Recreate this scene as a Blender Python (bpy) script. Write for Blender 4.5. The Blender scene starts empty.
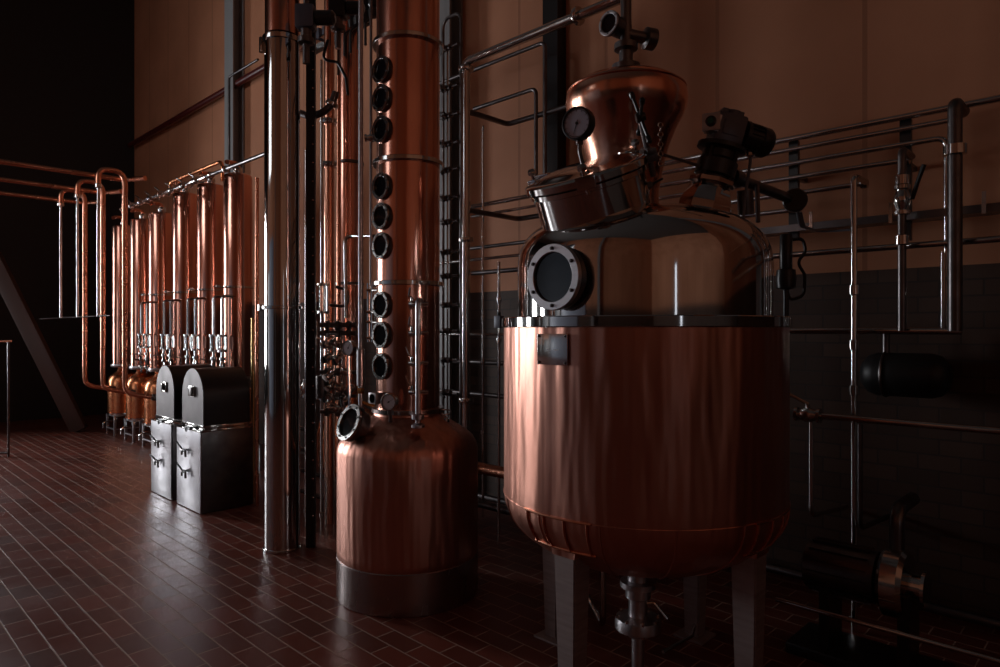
import bpy, bmesh, math, random
from mathutils import Vector as V, Matrix
random.seed(7)
SC = bpy.context.scene
COL = SC.collection
PI = math.pi
R = math.radians
# ------------------------------------------------------------------ survey of the place
F = 670.0; EYE = 1.7; A = R(44.2)
FW = V((math.cos(A), math.sin(A), 0)); RT = V((math.sin(A), -math.cos(A), 0)); CAM = V((0, 0, EYE))
def ray(px, py): return FW + RT*((px-500)/F) + V((0, 0, 1))*(-(py-330)/F)
def onD(px, py, D): return CAM + ray(px, py)*D
def onX(px, py, X):
    d = ray(px, py); return CAM + d*(X/d.x)
def onY(px, py, Y):
    d = ray(px, py); return CAM + d*(Y/d.y)
def onZ(px, py, Z=0.0):
    d = ray(px, py); return CAM + d*((Z-EYE)/d.z)
def hz(py, D): return EYE - (py-330)/F*D
# ------------------------------------------------------------------ materials
def mat(name, base=(.5,.5,.5), metal=0.0, rough=.5, **k):
    m = bpy.data.materials.new(name); m.use_nodes = True
    b = m.node_tree.nodes['Principled BSDF']
    b.inputs['Base Color'].default_value = (*base, 1); b.inputs['Metallic'].default_value = metal
    b.inputs['Roughness'].default_value = rough
    for a, v in k.items(): b.inputs[a.replace('_', ' ')].default_value = v
    return m, m.node_tree, b
def nd(nt, t, **k):
    n = nt.nodes.new(t)
    for a, v in k.items(): setattr(n, a, v)
    return n
def metal_mat(name, c1, c2, r1, r2, scale=(1,1,1), ns=4.0, bump=.0, bscale=3.0, bstretch=(1,1,.15), aniso=0):
    m, nt, b = mat(name, c1, 1.0, r1)
    tc = nd(nt, 'ShaderNodeTexCoord'); mp = nd(nt, 'ShaderNodeMapping'); mp.inputs['Scale'].default_value = scale
    no = nd(nt, 'ShaderNodeTexNoise'); no.inputs['Scale'].default_value = ns; no.inputs['Detail'].default_value = 5
    nt.links.new(tc.outputs['Object'], mp.inputs['Vector']); nt.links.new(mp.outputs[0], no.inputs['Vector'])
    cr = nd(nt, 'ShaderNodeValToRGB'); cr.color_ramp.elements[0].position = .35; cr.color_ramp.elements[1].position = .68
    cr.color_ramp.elements[0].color = (*c1, 1); cr.color_ramp.elements[1].color = (*c2, 1)
    nt.links.new(no.outputs['Fac'], cr.inputs[0]); nt.links.new(cr.outputs[0], b.inputs['Base Color'])
    mr = nd(nt, 'ShaderNodeMapRange'); mr.inputs['From Min'].default_value = .3; mr.inputs['From Max'].default_value = .7
    mr.inputs['To Min'].default_value = r1; mr.inputs['To Max'].default_value = r2
    nt.links.new(no.outputs['Fac'], mr.inputs[0]); nt.links.new(mr.outputs[0], b.inputs['Roughness'])
    if bump:
        m2 = nd(nt, 'ShaderNodeMapping'); m2.inputs['Scale'].default_value = bstretch
        n2 = nd(nt, 'ShaderNodeTexNoise'); n2.inputs['Scale'].default_value = bscale; n2.inputs['Detail'].default_value = 2
        nt.links.new(tc.outputs['Object'], m2.inputs['Vector']); nt.links.new(m2.outputs[0], n2.inputs['Vector'])
        bp = nd(nt, 'ShaderNodeBump'); bp.inputs['Strength'].default_value = 1.0; bp.inputs['Distance'].default_value = bump
        nt.links.new(n2.outputs['Fac'], bp.inputs['Height']); nt.links.new(bp.outputs[0], b.inputs['Normal'])
    return m
M = {}
M['copper'] = metal_mat('brushed_copper', (.74,.37,.28), (.64,.30,.22), .33, .42, (1,1,.12), 7, .034, 7, (1,1,.13))
M['copper_shiny'] = metal_mat('polished_copper', (.84,.43,.30), (.74,.33,.22), .17, .28, (1,1,.3), 6, .004, 8, (1,1,.5))
M['copper_column'] = metal_mat('column_copper', (.85,.44,.33), (.74,.34,.25), .13, .22, (1,1,.4), 5, .003, 7, (1,1,.35))
M['copper_bright'] = metal_mat('orange_copper', (.92,.37,.17), (.78,.27,.12), .2, .3, (1,1,1), 6, .004, 9, (1,1,1))
M['copper_pipe'] = metal_mat('copper_pipe', (.80,.36,.23), (.70,.30,.19), .22, .32, (1,1,1), 3)
M['chrome'] = metal_mat('mirror_steel', (.62,.60,.59), (.56,.545,.54), .045, .08, (1,1,1), 2)
M['steel'] = metal_mat('polished_steel', (.64,.62,.60), (.52,.50,.49), .10, .17, (1,1,1), 6)
M['brushed'] = metal_mat('brushed_steel', (.62,.60,.62), (.5,.48,.5), .3, .4, (1,1,6), 5)
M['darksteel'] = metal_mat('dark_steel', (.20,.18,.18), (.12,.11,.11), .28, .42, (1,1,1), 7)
M['band'] = metal_mat('base_band_steel', (.46,.38,.36), (.36,.29,.28), .22, .32, (1,1,.2), 6, .004, 6, (1,1,.3))
M['legsteel'] = metal_mat('leg_steel', (.38,.31,.30), (.30,.235,.225), .38, .5, (1,1,9), 6)
M['legsteel'].node_tree.nodes['Principled BSDF'].inputs['Metallic'].default_value = .4
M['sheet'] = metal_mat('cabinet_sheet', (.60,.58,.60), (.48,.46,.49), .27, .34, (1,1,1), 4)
M['arch'] = metal_mat('arch_sheet', (.12,.105,.105), (.09,.08,.08), .42, .52, (1,1,1), 4)
M['black'] = mat('black_rubber', (.012,.012,.013), 0, .45)[0]
M['blackpaint'] = mat('black_paint', (.018,.017,.018), 0, .3)[0]
M['bluegrey'] = mat('motor_grey_enamel', (.10,.10,.125), .2, .35)[0]
M['brass'] = mat('brass', (.75,.48,.2), 1, .25)[0]
M['dial'] = mat('dial_face', (.75,.77,.85), 0, .35)[0]
M['darkdial'] = mat('dark_dial_face', (.5,.51,.62), 0, .3)[0]
M['gasket'] = mat('dark_sight_glass', (.006,.006,.008), 0, .06)[0]
M['glass'] = mat('clear_glass', (.9,.95,.95), 0, .03, Transmission_Weight=1.0, IOR=1.45)[0]
M['redpipe'] = mat('dark_red_paint', (.09,.012,.010), 0, .3)[0]
M['brownpaint'] = mat('brown_paint', (.10,.055,.045), .2, .4)[0]
M['cable'] = mat('grey_cable', (.16,.17,.2), 0, .5)[0]
M['greypaint'] = mat('grey_steel_paint', (.30,.30,.30), 0, .45)[0]
M['ceiling'] = mat('grey_ceiling', (.14,.135,.13), 0, .8)[0]
M['reflectblue'] = mat('blue_grey_reflector', (.34,.40,.50), 0, .4)[0]  # tint of the added panel that the nameplate mirrors
M['darkwall'] = mat('charcoal_end_wall', (.03,.027,.026), 0, .8)[0]  # even near-black tone for the far end wall
M['greenled'] = mat('green_indicator', (.01,.10,.06), 0, .25)[0]
M['bolt'] = M['darksteel']

def plaster_wall():
    m, nt, b = mat('orange_plaster_over_brick', (.4,.2,.12), 0, .75)
    ge = nd(nt, 'ShaderNodeNewGeometry'); sx = nd(nt, 'ShaderNodeSeparateXYZ'); nt.links.new(ge.outputs['Position'], sx.inputs[0])
    # horizontal coordinate: x+y works on either wall direction
    ad = nd(nt, 'ShaderNodeMath', operation='ADD'); nt.links.new(sx.outputs['X'], ad.inputs[0]); nt.links.new(sx.outputs['Y'], ad.inputs[1])
    cb = nd(nt, 'ShaderNodeCombineXYZ'); nt.links.new(ad.outputs[0], cb.inputs[0]); nt.links.new(sx.outputs['Z'], cb.inputs[1])
    br = nd(nt, 'ShaderNodeTexBrick'); nt.links.new(cb.outputs[0], br.inputs['Vector'])
    br.inputs['Scale'].default_value = 1; br.inputs['Brick Width'].default_value = .22; br.inputs['Row Height'].default_value = .095
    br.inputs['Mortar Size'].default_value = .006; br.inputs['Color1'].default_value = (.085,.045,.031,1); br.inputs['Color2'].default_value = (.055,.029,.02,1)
    br.inputs['Mortar'].default_value = (.045,.028,.022,1)
    no = nd(nt, 'ShaderNodeTexNoise'); nt.links.new(ge.outputs['Position'], no.inputs['Vector']); no.inputs['Scale'].default_value = .9; no.inputs['Detail'].default_value = 6
    cr = nd(nt, 'ShaderNodeValToRGB'); cr.color_ramp.elements[0].position = .3; cr.color_ramp.elements[1].position = .7
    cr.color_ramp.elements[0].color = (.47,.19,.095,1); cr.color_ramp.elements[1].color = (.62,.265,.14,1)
    nt.links.new(no.outputs['Fac'], cr.inputs[0])
    # vertical board joints
    mu = nd(nt, 'ShaderNodeMath', operation='MULTIPLY'); nt.links.new(ad.outputs[0], mu.inputs[0]); mu.inputs[1].default_value = 1/1.0
    fr = nd(nt, 'ShaderNodeMath', operation='FRACT'); nt.links.new(mu.outputs[0], fr.inputs[0])
    lt = nd(nt, 'ShaderNodeMath', operation='LESS_THAN'); nt.links.new(fr.outputs[0], lt.inputs[0]); lt.inputs[1].default_value = .03
    mj = nd(nt, 'ShaderNodeMix', data_type='RGBA'); nt.links.new(lt.outputs[0], mj.inputs[0]); nt.links.new(cr.outputs[0], mj.inputs[6]); mj.inputs[7].default_value = (.40,.16,.08,1)
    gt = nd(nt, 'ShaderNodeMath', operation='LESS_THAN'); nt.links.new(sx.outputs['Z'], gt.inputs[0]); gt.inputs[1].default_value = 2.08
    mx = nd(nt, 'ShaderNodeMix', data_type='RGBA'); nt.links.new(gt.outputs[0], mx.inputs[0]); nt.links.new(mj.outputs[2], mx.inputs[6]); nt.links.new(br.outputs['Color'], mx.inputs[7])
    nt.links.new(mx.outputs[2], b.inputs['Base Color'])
    bp = nd(nt, 'ShaderNodeBump'); bp.inputs['Strength'].default_value = .4; bp.inputs['Distance'].default_value = .01
    ml = nd(nt, 'ShaderNodeMath', operation='MULTIPLY'); nt.links.new(br.outputs['Fac'], ml.inputs[0]); nt.links.new(gt.outputs[0], ml.inputs[1])
    sb = nd(nt, 'ShaderNodeMath', operation='SUBTRACT'); sb.inputs[0].default_value = 1; nt.links.new(ml.outputs[0], sb.inputs[1])
    nt.links.new(sb.outputs[0], bp.inputs['Height']); nt.links.new(bp.outputs[0], b.inputs['Normal'])
    return m
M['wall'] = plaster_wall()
def tile_floor():
    m, nt, b = mat('red_quarry_tiles', (.05,.02,.015), 0, .35, Specular_IOR_Level=.36)
    ge = nd(nt, 'ShaderNodeNewGeometry'); sx = nd(nt, 'ShaderNodeSeparateXYZ'); nt.links.new(ge.outputs['Position'], sx.inputs[0])
    cb = nd(nt, 'ShaderNodeCombineXYZ'); nt.links.new(sx.outputs['Y'], cb.inputs[0]); nt.links.new(sx.outputs['X'], cb.inputs[1])
    br = nd(nt, 'ShaderNodeTexBrick'); nt.links.new(cb.outputs[0], br.inputs['Vector'])
    br.inputs['Scale'].default_value = 1; br.inputs['Brick Width'].default_value = .256; br.inputs['Row Height'].default_value = .128
    br.inputs['Mortar Size'].default_value = .0045; br.inputs['Mortar Smooth'].default_value = .3; br.inputs['Bias'].default_value = 0
    br.inputs['Color1'].default_value = (.19,.046,.03,1); br.inputs['Color2'].default_value = (.115,.032,.022,1)
    br.inputs['Mortar'].default_value = (.36,.22,.165,1)
    no = nd(nt, 'ShaderNodeTexNoise'); nt.links.new(ge.outputs['Position'], no.inputs['Vector']); no.inputs['Scale'].default_value = 1.7; no.inputs['Detail'].default_value = 5
    mr = nd(nt, 'ShaderNodeMapRange'); mr.inputs['From Min'].default_value = .3; mr.inputs['From Max'].default_value = .7; mr.inputs['To Min'].default_value = .30; mr.inputs['To Max'].default_value = .44
    nt.links.new(no.outputs['Fac'], mr.inputs[0])
    a2 = nd(nt, 'ShaderNodeMath', operation='MULTIPLY_ADD'); nt.links.new(br.outputs['Fac'], a2.inputs[0]); a2.inputs[1].default_value = .5; nt.links.new(mr.outputs[0], a2.inputs[2])
    nt.links.new(a2.outputs[0], b.inputs['Roughness'])
    nt.links.new(br.outputs['Color'], b.inputs['Base Color'])
    n3 = nd(nt, 'ShaderNodeTexNoise'); nt.links.new(ge.outputs['Position'], n3.inputs['Vector']); n3.inputs['Scale'].default_value = 9
    a3 = nd(nt, 'ShaderNodeMath', operation='MULTIPLY_ADD'); nt.links.new(br.outputs['Fac'], a3.inputs[0]); a3.inputs[1].default_value = -1.0
    ms = nd(nt, 'ShaderNodeMath', operation='MULTIPLY'); nt.links.new(n3.outputs['Fac'], ms.inputs[0]); ms.inputs[1].default_value = .35
    nt.links.new(ms.outputs[0], a3.inputs[2])
    bp = nd(nt, 'ShaderNodeBump'); bp.inputs['Strength'].default_value = .5; bp.inputs['Distance'].default_value = .004
    nt.links.new(a3.outputs[0], bp.inputs['Height']); nt.links.new(bp.outputs[0], b.inputs['Normal'])
    return m
M['floor'] = tile_floor()
# ------------------------------------------------------------------ mesh building
def basis(axis):
    z = V(axis).normalized(); up = V((0,0,1)) if abs(z.z) < .95 else V((0,1,0))
    x = up.cross(z).normalized(); y = z.cross(x)
    return Matrix((x, y, z)).transposed()
def fillet(pts, rad, n=6):
    pts = [V(p) for p in pts]; out = [pts[0]]
    for i in range(1, len(pts)-1):
        a, p, b = pts[i-1], pts[i], pts[i+1]; u = (a-p); w = (b-p)
        la, lb = u.length, w.length
        if la < 1e-6 or lb < 1e-6: continue
        u.normalize(); w.normalize(); ang = u.angle(w)
        if ang > PI-.02: out.append(p); continue
        t = min(rad/math.tan(ang/2), la*.49, lb*.49)
        p0 = p+u*t; p1 = p+w*t
        for k in range(n+1):
            s = k/n; out.append((1-s)**2*p0 + 2*s*(1-s)*p + s*s*p1)
    out.append(pts[-1]); return out
class MB:
    def __init__(s): s.b = bmesh.new()
    def ring(s, c, m, r, n): return [s.b.verts.new(c + m @ V((r*math.cos(2*PI*k/n), r*math.sin(2*PI*k/n), 0))) for k in range(n)]
    def skin(s, A_, B_):
        n = len(A_)
        for k in range(n): s.b.faces.new((A_[k], A_[(k+1)%n], B_[(k+1)%n], B_[k]))
    def lathe(s, prof, o=(0,0,0), axis=(0,0,1), n=32, caps=True):
        m = basis(axis); o = V(o); zz = m.col[2]; prev = None; first = None
        for (r, z) in prof:
            if r < 1e-5: cur = [s.b.verts.new(o+zz*z)]
            else: cur = s.ring(o+zz*z, m, r, n)
            if prev is None: first = cur
            else:
                if len(prev) == 1 and len(cur) > 1:
                    for k in range(n): s.b.faces.new((prev[0], cur[(k+1)%n], cur[k]))
                elif len(cur) == 1 and len(prev) > 1:
                    for k in range(n): s.b.faces.new((prev[k], prev[(k+1)%n], cur[0]))
                elif len(cur) > 1: s.skin(prev, cur)
            prev = cur
        if caps:
            if len(first) > 1: s.b.faces.new(first[::-1])
            if len(prev) > 1: s.b.faces.new(prev)
        return s
    def cyl(s, p0, p1, r0, r1=None, n=20):
        p0 = V(p0); p1 = V(p1); r1 = r0 if r1 is None else r1
        return s.lathe([(r0, 0), (r1, (p1-p0).length)], p0, p1-p0, n)
    def tube(s, pts, r, fil=0, n=12, caps=True):
        pts = fillet(pts, fil) if fil else [V(p) for p in pts]
        q = [pts[0]]
        for p in pts[1:]:
            if (p-q[-1]).length > 1e-4: q.append(p)
        pts = q; t0 = (pts[1]-pts[0]).normalized(); m = basis(t0); x = m.col[0].copy(); prev = None; first = None
        for i, p in enumerate(pts):
            if i == 0: t = t0
            elif i == len(pts)-1: t = (pts[-1]-pts[-2]).normalized()
            else: t = ((pts[i+1]-p).normalized()+(p-pts[i-1]).normalized()).normalized()
            x = (x - t*x.dot(t)).normalized(); y = t.cross(x)
            cur = [s.b.verts.new(p + (x*math.cos(2*PI*k/n) + y*math.sin(2*PI*k/n))*r) for k in range(n)]
            if prev: s.skin(prev, cur)
            else: first = cur
            prev = cur
        if caps: s.b.faces.new(first[::-1]); s.b.faces.new(prev)
        return s
    def torus(s, c, axis, Rr, r, n=40, k=8):
        m = basis(axis); c = V(c); rings = []
        for i in range(n):
            a = 2*PI*i/n; d = m @ V((math.cos(a), math.sin(a), 0)); z = m.col[2]
            rings.append([s.b.verts.new(c + d*(Rr + r*math.cos(2*PI*j/k)) + z*(r*math.sin(2*PI*j/k))) for j in range(k)])
        for i in range(n): s.skin(rings[i], rings[(i+1)%n])
        return s
    def annulus(s, o, axis, ri, ro, h, n=40, bev=.003):
        m = basis(axis); o = V(o); z = m.col[2]
        prof = [(ri, 0), (ro-bev, 0), (ro, bev), (ro, h-bev), (ro-bev, h), (ri+bev, h), (ri, h-bev)]
        rings = [s.ring(o+z*zz, m, r, n) for r, zz in prof]
        for i in range(len(rings)): s.skin(rings[i], rings[(i+1)%len(rings)])
        return s
    def box(s, c, d, m=None, bev=0.0):
        c = V(c); m = m or Matrix.Identity(3); vs = []
        t = bmesh.new(); bmesh.ops.create_cube(t, size=1)
        for v in t.verts: v.co = V((v.co.x*d[0], v.co.y*d[1], v.co.z*d[2]))
        if bev: bmesh.ops.bevel(t, geom=t.edges[:], offset=bev, segments=2, affect='EDGES', profile=.6)
        mp = {v: s.b.verts.new(c + m @ v.co) for v in t.verts}
        for f in t.faces: s.b.faces.new([mp[v] for v in f.verts])
        t.free(); return s
    def prism(s, pts2, o, ux, uy, h):
        """extrude a 2-D outline (in ux,uy) by vector h"""
        o = V(o); ux = V(ux); uy = V(uy); h = V(h)
        a = [s.b.verts.new(o+ux*p[0]+uy*p[1]) for p in pts2]; b = [s.b.verts.new(o+ux*p[0]+uy*p[1]+h) for p in pts2]
        s.skin(a, b); s.b.faces.new(a[::-1]); s.b.faces.new(b); return s
    def build(s, name, material, parent=None, sharp=35):
        b = s.b; bmesh.ops.recalc_face_normals(b, faces=b.faces[:])
        for f in b.faces: f.smooth = True
        for e in b.edges:
            if len(e.link_faces) == 2 and e.calc_face_angle(0) > R(sharp): e.smooth = False
        me = bpy.data.meshes.new(name)
        if parent is None:
            xs = [v.co for v in b.verts]
            o = V(((min(v.x for v in xs)+max(v.x for v in xs))/2, (min(v.y for v in xs)+max(v.y for v in xs))/2, min(v.z for v in xs)))
        else:
            r = parent; 
            while r.parent: r = r.parent
            o = r.location.copy()
        bmesh.ops.translate(b, verts=b.verts[:], vec=-o)
        b.to_mesh(me); b.free(); me.materials.append(material)
        ob = bpy.data.objects.new(name, me); COL.objects.link(ob)
        if parent is None: ob.location = o
        else: ob.parent = parent
        return ob
def tag(o, label, cat, group=None, kind=None):
    o['label'] = label; o['category'] = cat
    if group: o['group'] = group
    if kind: o['kind'] = kind
    return o
def thing(name, label, cat, loc, group=None):
    o = bpy.data.objects.new(name, None); COL.objects.link(o); o.location = V(loc); o.empty_display_size = .1
    return tag(o, label, cat, group)
def struct(o): o['kind'] = 'structure'; return o
def pipe(name, pts, r, mt, label, cat='pipe', fil=.07, group=None, n=12, clamps=()):
    """a pipe run; with clamps it becomes a thing with collar children"""
    if not clamps:
        return tag(MB().tube(pts, r, fil, n).build(name, mt), label, cat, group)
    base = min((V(p) for p in pts), key=lambda p: p.z)
    t = thing(name, label, cat, base, group)
    MB().tube(pts, r, fil, n).build('tube', mt, t)
    for c, ax in clamps:
        c = V(c); ax = V(ax).normalized()
        MB().lathe([(r*1.02,-.022),(r*1.75,-.018),(r*1.9,0),(r*1.75,.018),(r*1.02,.022)], c, ax, 16).build('collar', M['steel'], t)
    return t
def valve_parts(t, c, ax, hd, r=.02, s=1.0, hmat=None, lever=.11):
    """ball valve: body along ax, stem and lever toward hd"""
    c = V(c); ax = V(ax).normalized(); hd = V(hd).normalized()
    v = MB().lathe([(r*1.0,-.06*s),(r*1.9,-.058*s),(r*1.9,-.044*s),(r*1.3,-.04*s),(r*1.9,-.012*s),(r*2.0,0),(r*1.9,.012*s),(r*1.3,.04*s),(r*1.9,.044*s),(r*1.9,.058*s),(r*1.0,.06*s)], c, ax, 16)
    v.cyl(c, c+hd*(.055*s), r*.55, n=8)
    vb = v.build('valve', M['steel'], t)
    side = ax.cross(hd).normalized(); e = c+hd*(.055*s)
    d = (ax*.75+hd*.25).normalized()
    h = MB().tube([e-d*.01, e+d*lever*.45*s+hd*.01, e+d*lever*s+hd*.02*s], .008*s, .02, 8)
    h.build('handle', hmat or M['black'], vb)
    return vb
def sight_port(t, c, ax, rO, neck, name='porthole', bolts=8, ringm='steel'):
    """flanged sight glass on a neck; c = outer face centre, ax = outward"""
    c = V(c); ax = V(ax).normalized(); m = basis(ax)
    p = MB().lathe([(rO*.80,-neck),(rO*.80,-rO*.42),(rO*.97,-rO*.40),(rO*.97,-rO*.2),(rO*.8,-rO*.2)], c, ax, 36, caps=False).build(name, M['darksteel'], t)
    MB().annulus(c-ax*rO*.16, ax, rO*.74, rO, rO*.17, 36).build('flange_ring', M[ringm], p)
    MB().lathe([(rO*.76,-rO*.14),(rO*.76,-.012)], c, ax, 32).build('glass', M['gasket'], p)
    for k in range(bolts):
        a = 2*PI*(k+.5)/bolts; q = c + m @ V((math.cos(a), math.sin(a), 0))*rO*.855
        MB().lathe([(rO*.06,-.002),(rO*.06,rO*.05),(rO*.03,rO*.08)], q, ax, 6).build('bolt', M['bolt'], p)
    return p
def gauge_parts(t, c, ax, r, face='dial', rim='steel', needle=120):
    c = V(c); ax = V(ax).normalized(); m = basis(ax)
    g = MB().lathe([(r*.9,-r*.55),(r,-r*.5),(r,-.004),(r*.97,.004),(r*.88,.006),(r*.86,-.004)], c, ax, 32, caps=False)
    g.lathe([(r*.9,-r*.55),(0,-r*.56)], c, ax, 32, caps=False)
    g = g.build('gauge', M[rim], t)
    d = MB().lathe([(r*.88,-.006),(r*.88,-.003)], c, ax, 32).build('dial', M[face], g)
    tk = MB()
    for k in range(11):
        a = R(-135+27*k)+PI/2; u = m @ V((math.cos(a), math.sin(a), 0)); w = ax.cross(u)
        mm = Matrix((u, w, ax)).transposed()
        tk.box(c+u*r*.74-ax*.0022, (r*.14, r*.028, .001), mm)
    tk.annulus(c-ax*.0024, ax, r*.79, r*.82, .001, 32, .0002)
    tk.build('scale_marks', M['blackpaint'], g)
    a = R(needle); u = m @ V((math.cos(a), math.sin(a), 0)); w = ax.cross(u)
    nb = MB().prism([(-.2*r,-.03*r),(.66*r,-.008*r),(.66*r,.008*r),(-.2*r,.03*r)], c-ax*.0015, u, w, ax*.001)
    nb.lathe([(r*.09,-.003),(r*.09,.001)], c, ax, 14); nb.build('needle', M['blackpaint'], g)
    return g

# ================================================================== ROOM
XW, XO, YE, YB, HT = 4.7, -6.0, 15.2, -6.0, 9.0
struct(MB().box(((XW+XO)/2,(YE+YB)/2,-.1), (XW-XO+.6, YE-YB+.6, .2)).build('floor', M['floor']))
struct(MB().box(((XW+XO)/2,(YE+YB)/2,HT+.1), (XW-XO+.6, YE-YB+.6, .2)).build('ceiling', M['ceiling']))
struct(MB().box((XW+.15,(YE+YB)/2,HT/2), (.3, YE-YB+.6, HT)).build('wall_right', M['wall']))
def pierced_wall(name, axis, pos, a0, a1, holes, th=.3, m='wall'):
    b = MB(); cur = a0
    def slab(u0, u1, z0, z1):
        if u1-u0 < 1e-3 or z1-z0 < 1e-3: return
        if axis == 'X': b.box((pos, (u0+u1)/2, (z0+z1)/2), (th, u1-u0, z1-z0))
        else: b.box(((u0+u1)/2, pos, (z0+z1)/2), (u1-u0, th, z1-z0))
    hs = sorted(holes); cuts = sorted({a0, a1} | {h[0] for h in hs} | {h[1] for h in hs})
    for u0, u1 in zip(cuts, cuts[1:]):
        z = 0
        for h in sorted([h for h in hs if h[0] < (u0+u1)/2 < h[1]], key=lambda h: h[2]): slab(u0, u1, z, h[2]); z = h[3]
        slab(u0, u1, z, HT)
    return struct(b.build(name, M[m]))
WIN_L = [(9.75,11.4,.8,3.0), (6.7,10.3,4.8,7.2)]  # unseen openings opposite the stills, added for fill and the upper wall light
WIN_F = [(-1.78,-1.42,.5,3.1)]       # unseen opening behind the camera, added for streak highlights
WIN_B = [(-1.3,.2,.8,4.4), (-4.5,-3.3,.8,4.4)]                  # unseen end wall openings out to the left, added for the key light
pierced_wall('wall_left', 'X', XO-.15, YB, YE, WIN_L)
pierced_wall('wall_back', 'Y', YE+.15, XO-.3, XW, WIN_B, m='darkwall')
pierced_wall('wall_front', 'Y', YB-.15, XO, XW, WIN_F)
def added_window(i, axis, pos, w, mull=3, rows=3):
    u0, u1, z0, z1 = w; b = MB(); t = .06
    def bar(uc, zc, du, dz, d=.07):
        if axis == 'X': b.box((pos, uc, zc), (d, du, dz))
        else: b.box((uc, pos, zc), (du, d, dz))
    bar(u0+t/2, (z0+z1)/2, t, z1-z0); bar(u1-t/2, (z0+z1)/2, t, z1-z0)
    bar((u0+u1)/2, z0+t/2, u1-u0, t); bar((u0+u1)/2, z1-t/2, u1-u0, t)
    for k in range(1, mull): bar(u0+(u1-u0)*k/mull, (z0+z1)/2, .035, z1-z0, .05)
    for k in range(1, rows): bar((u0+u1)/2, z0+(z1-z0)*k/rows, u1-u0, .03, .045)
    struct(b.build('added_window_%d' % i, M['blackpaint']))  # frame of an unseen opening added to carry a light
added_window(1, 'Y', YE+.1, WIN_B[1], 3, 3); added_window(2, 'X', XO-.1, WIN_L[0], 2, 2); added_window(4, 'X', XO-.1, WIN_L[1], 5, 3); added_window(5, 'Y', YB-.1, WIN_F[0], 1, 2)
added_window(3, 'Y', YE+.1, WIN_B[0], 3, 3)
# grey steel pillars of the hall, on both long walls
for i, (x, y) in enumerate([(XW-.10, 10.25), (XW-.10, 5.25), (XW-.10, .2), (XO+.12, 12.1), (XO+.12, 9.35), (XO+.12, 2.2)]):
    b = MB(); s = -1 if x > 0 else 1
    b.box((x+s*.08, y, HT/2), (.02, .30, HT)); b.box((x-s*.08, y, HT/2), (.02, .30, HT)); b.box((x, y, HT/2), (.16, .016, HT))
    struct(b.build('trim_%d' % (i+1), M['greypaint']))
b = MB(); b.box((XO+.03,6.6,1.75), (.06,5.0,3.5), bev=.01)
for k in range(12): b.box((XO+.065,6.6,.2+.28*k), (.012,4.9,.03))
struct(b.build('reflector_panel_1', M['reflectblue']))  # unseen panel added to give the nameplate a blue-grey reflection
# dark pilaster on the wall
p = onX(555, 330, XW-.05)
struct(MB().box((XW-.06, p.y, HT/2), (.12, .17, HT)).build('trim_7', M['blackpaint']))

# ================================================================== BIG POT STILL
TX, TY = 2.875, 1.82; TR = .68
T = V((TX, TY, 0))
still = thing('pot_still', 'large copper kettle with mirror steel dome and inverted copper helmet, standing on four steel legs', 'still', T)
b = MB()
dish = [( .02,.545)]
for k in range(1, 13):
    a = k/12*PI/2; dish.append((TR*math.sin(a), .905-.36*math.cos(a)))
prof = dish + [(TR,.98),(TR,1.3),(TR,1.6),(TR,1.715)]
b.lathe(prof, T, (0,0,1), 96)
body = b.build('kettle_body', M['copper'], still)
# raised beads of the bottom dish
b = MB()
b.torus(T+V((0,0,.905)), (0,0,1), TR+.001, .003, 96, 6)
for k in range(14):
    a = R(147)+k*2*PI/14
    pts = [T+V((math.cos(a)*(TR*math.sin(q)+.001), math.sin(a)*(TR*math.sin(q)+.001), .905-.361*math.cos(q))) for q in [R(90-x*6) for x in range(0, 10)]]
    b.tube(pts, .0035, 0, 6)
b.build('seam_bead', M['copper'], body)
# pads at the legs: bead frames
# rim
b = MB(); b.annulus(T+V((0,0,1.712)), (0,0,1), TR-.12, TR+.012, .048, 96, .004)
rim = b.build('rim_flange', M['chrome'], still)
# dome
DR = .612
b = MB(); pr = [(DR,1.75),(DR,1.9),(DR,2.0)]
for k in range(1, 17):
    a = k/16*PI/2; pr.append((DR*math.cos(a)**.74 if k < 16 else 0.0, 2.0+.295*math.sin(a)**.8))
b.lathe(pr, T, (0,0,1), 96, caps=False)
dome = b.build('dome', M['chrome'], still)
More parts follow.
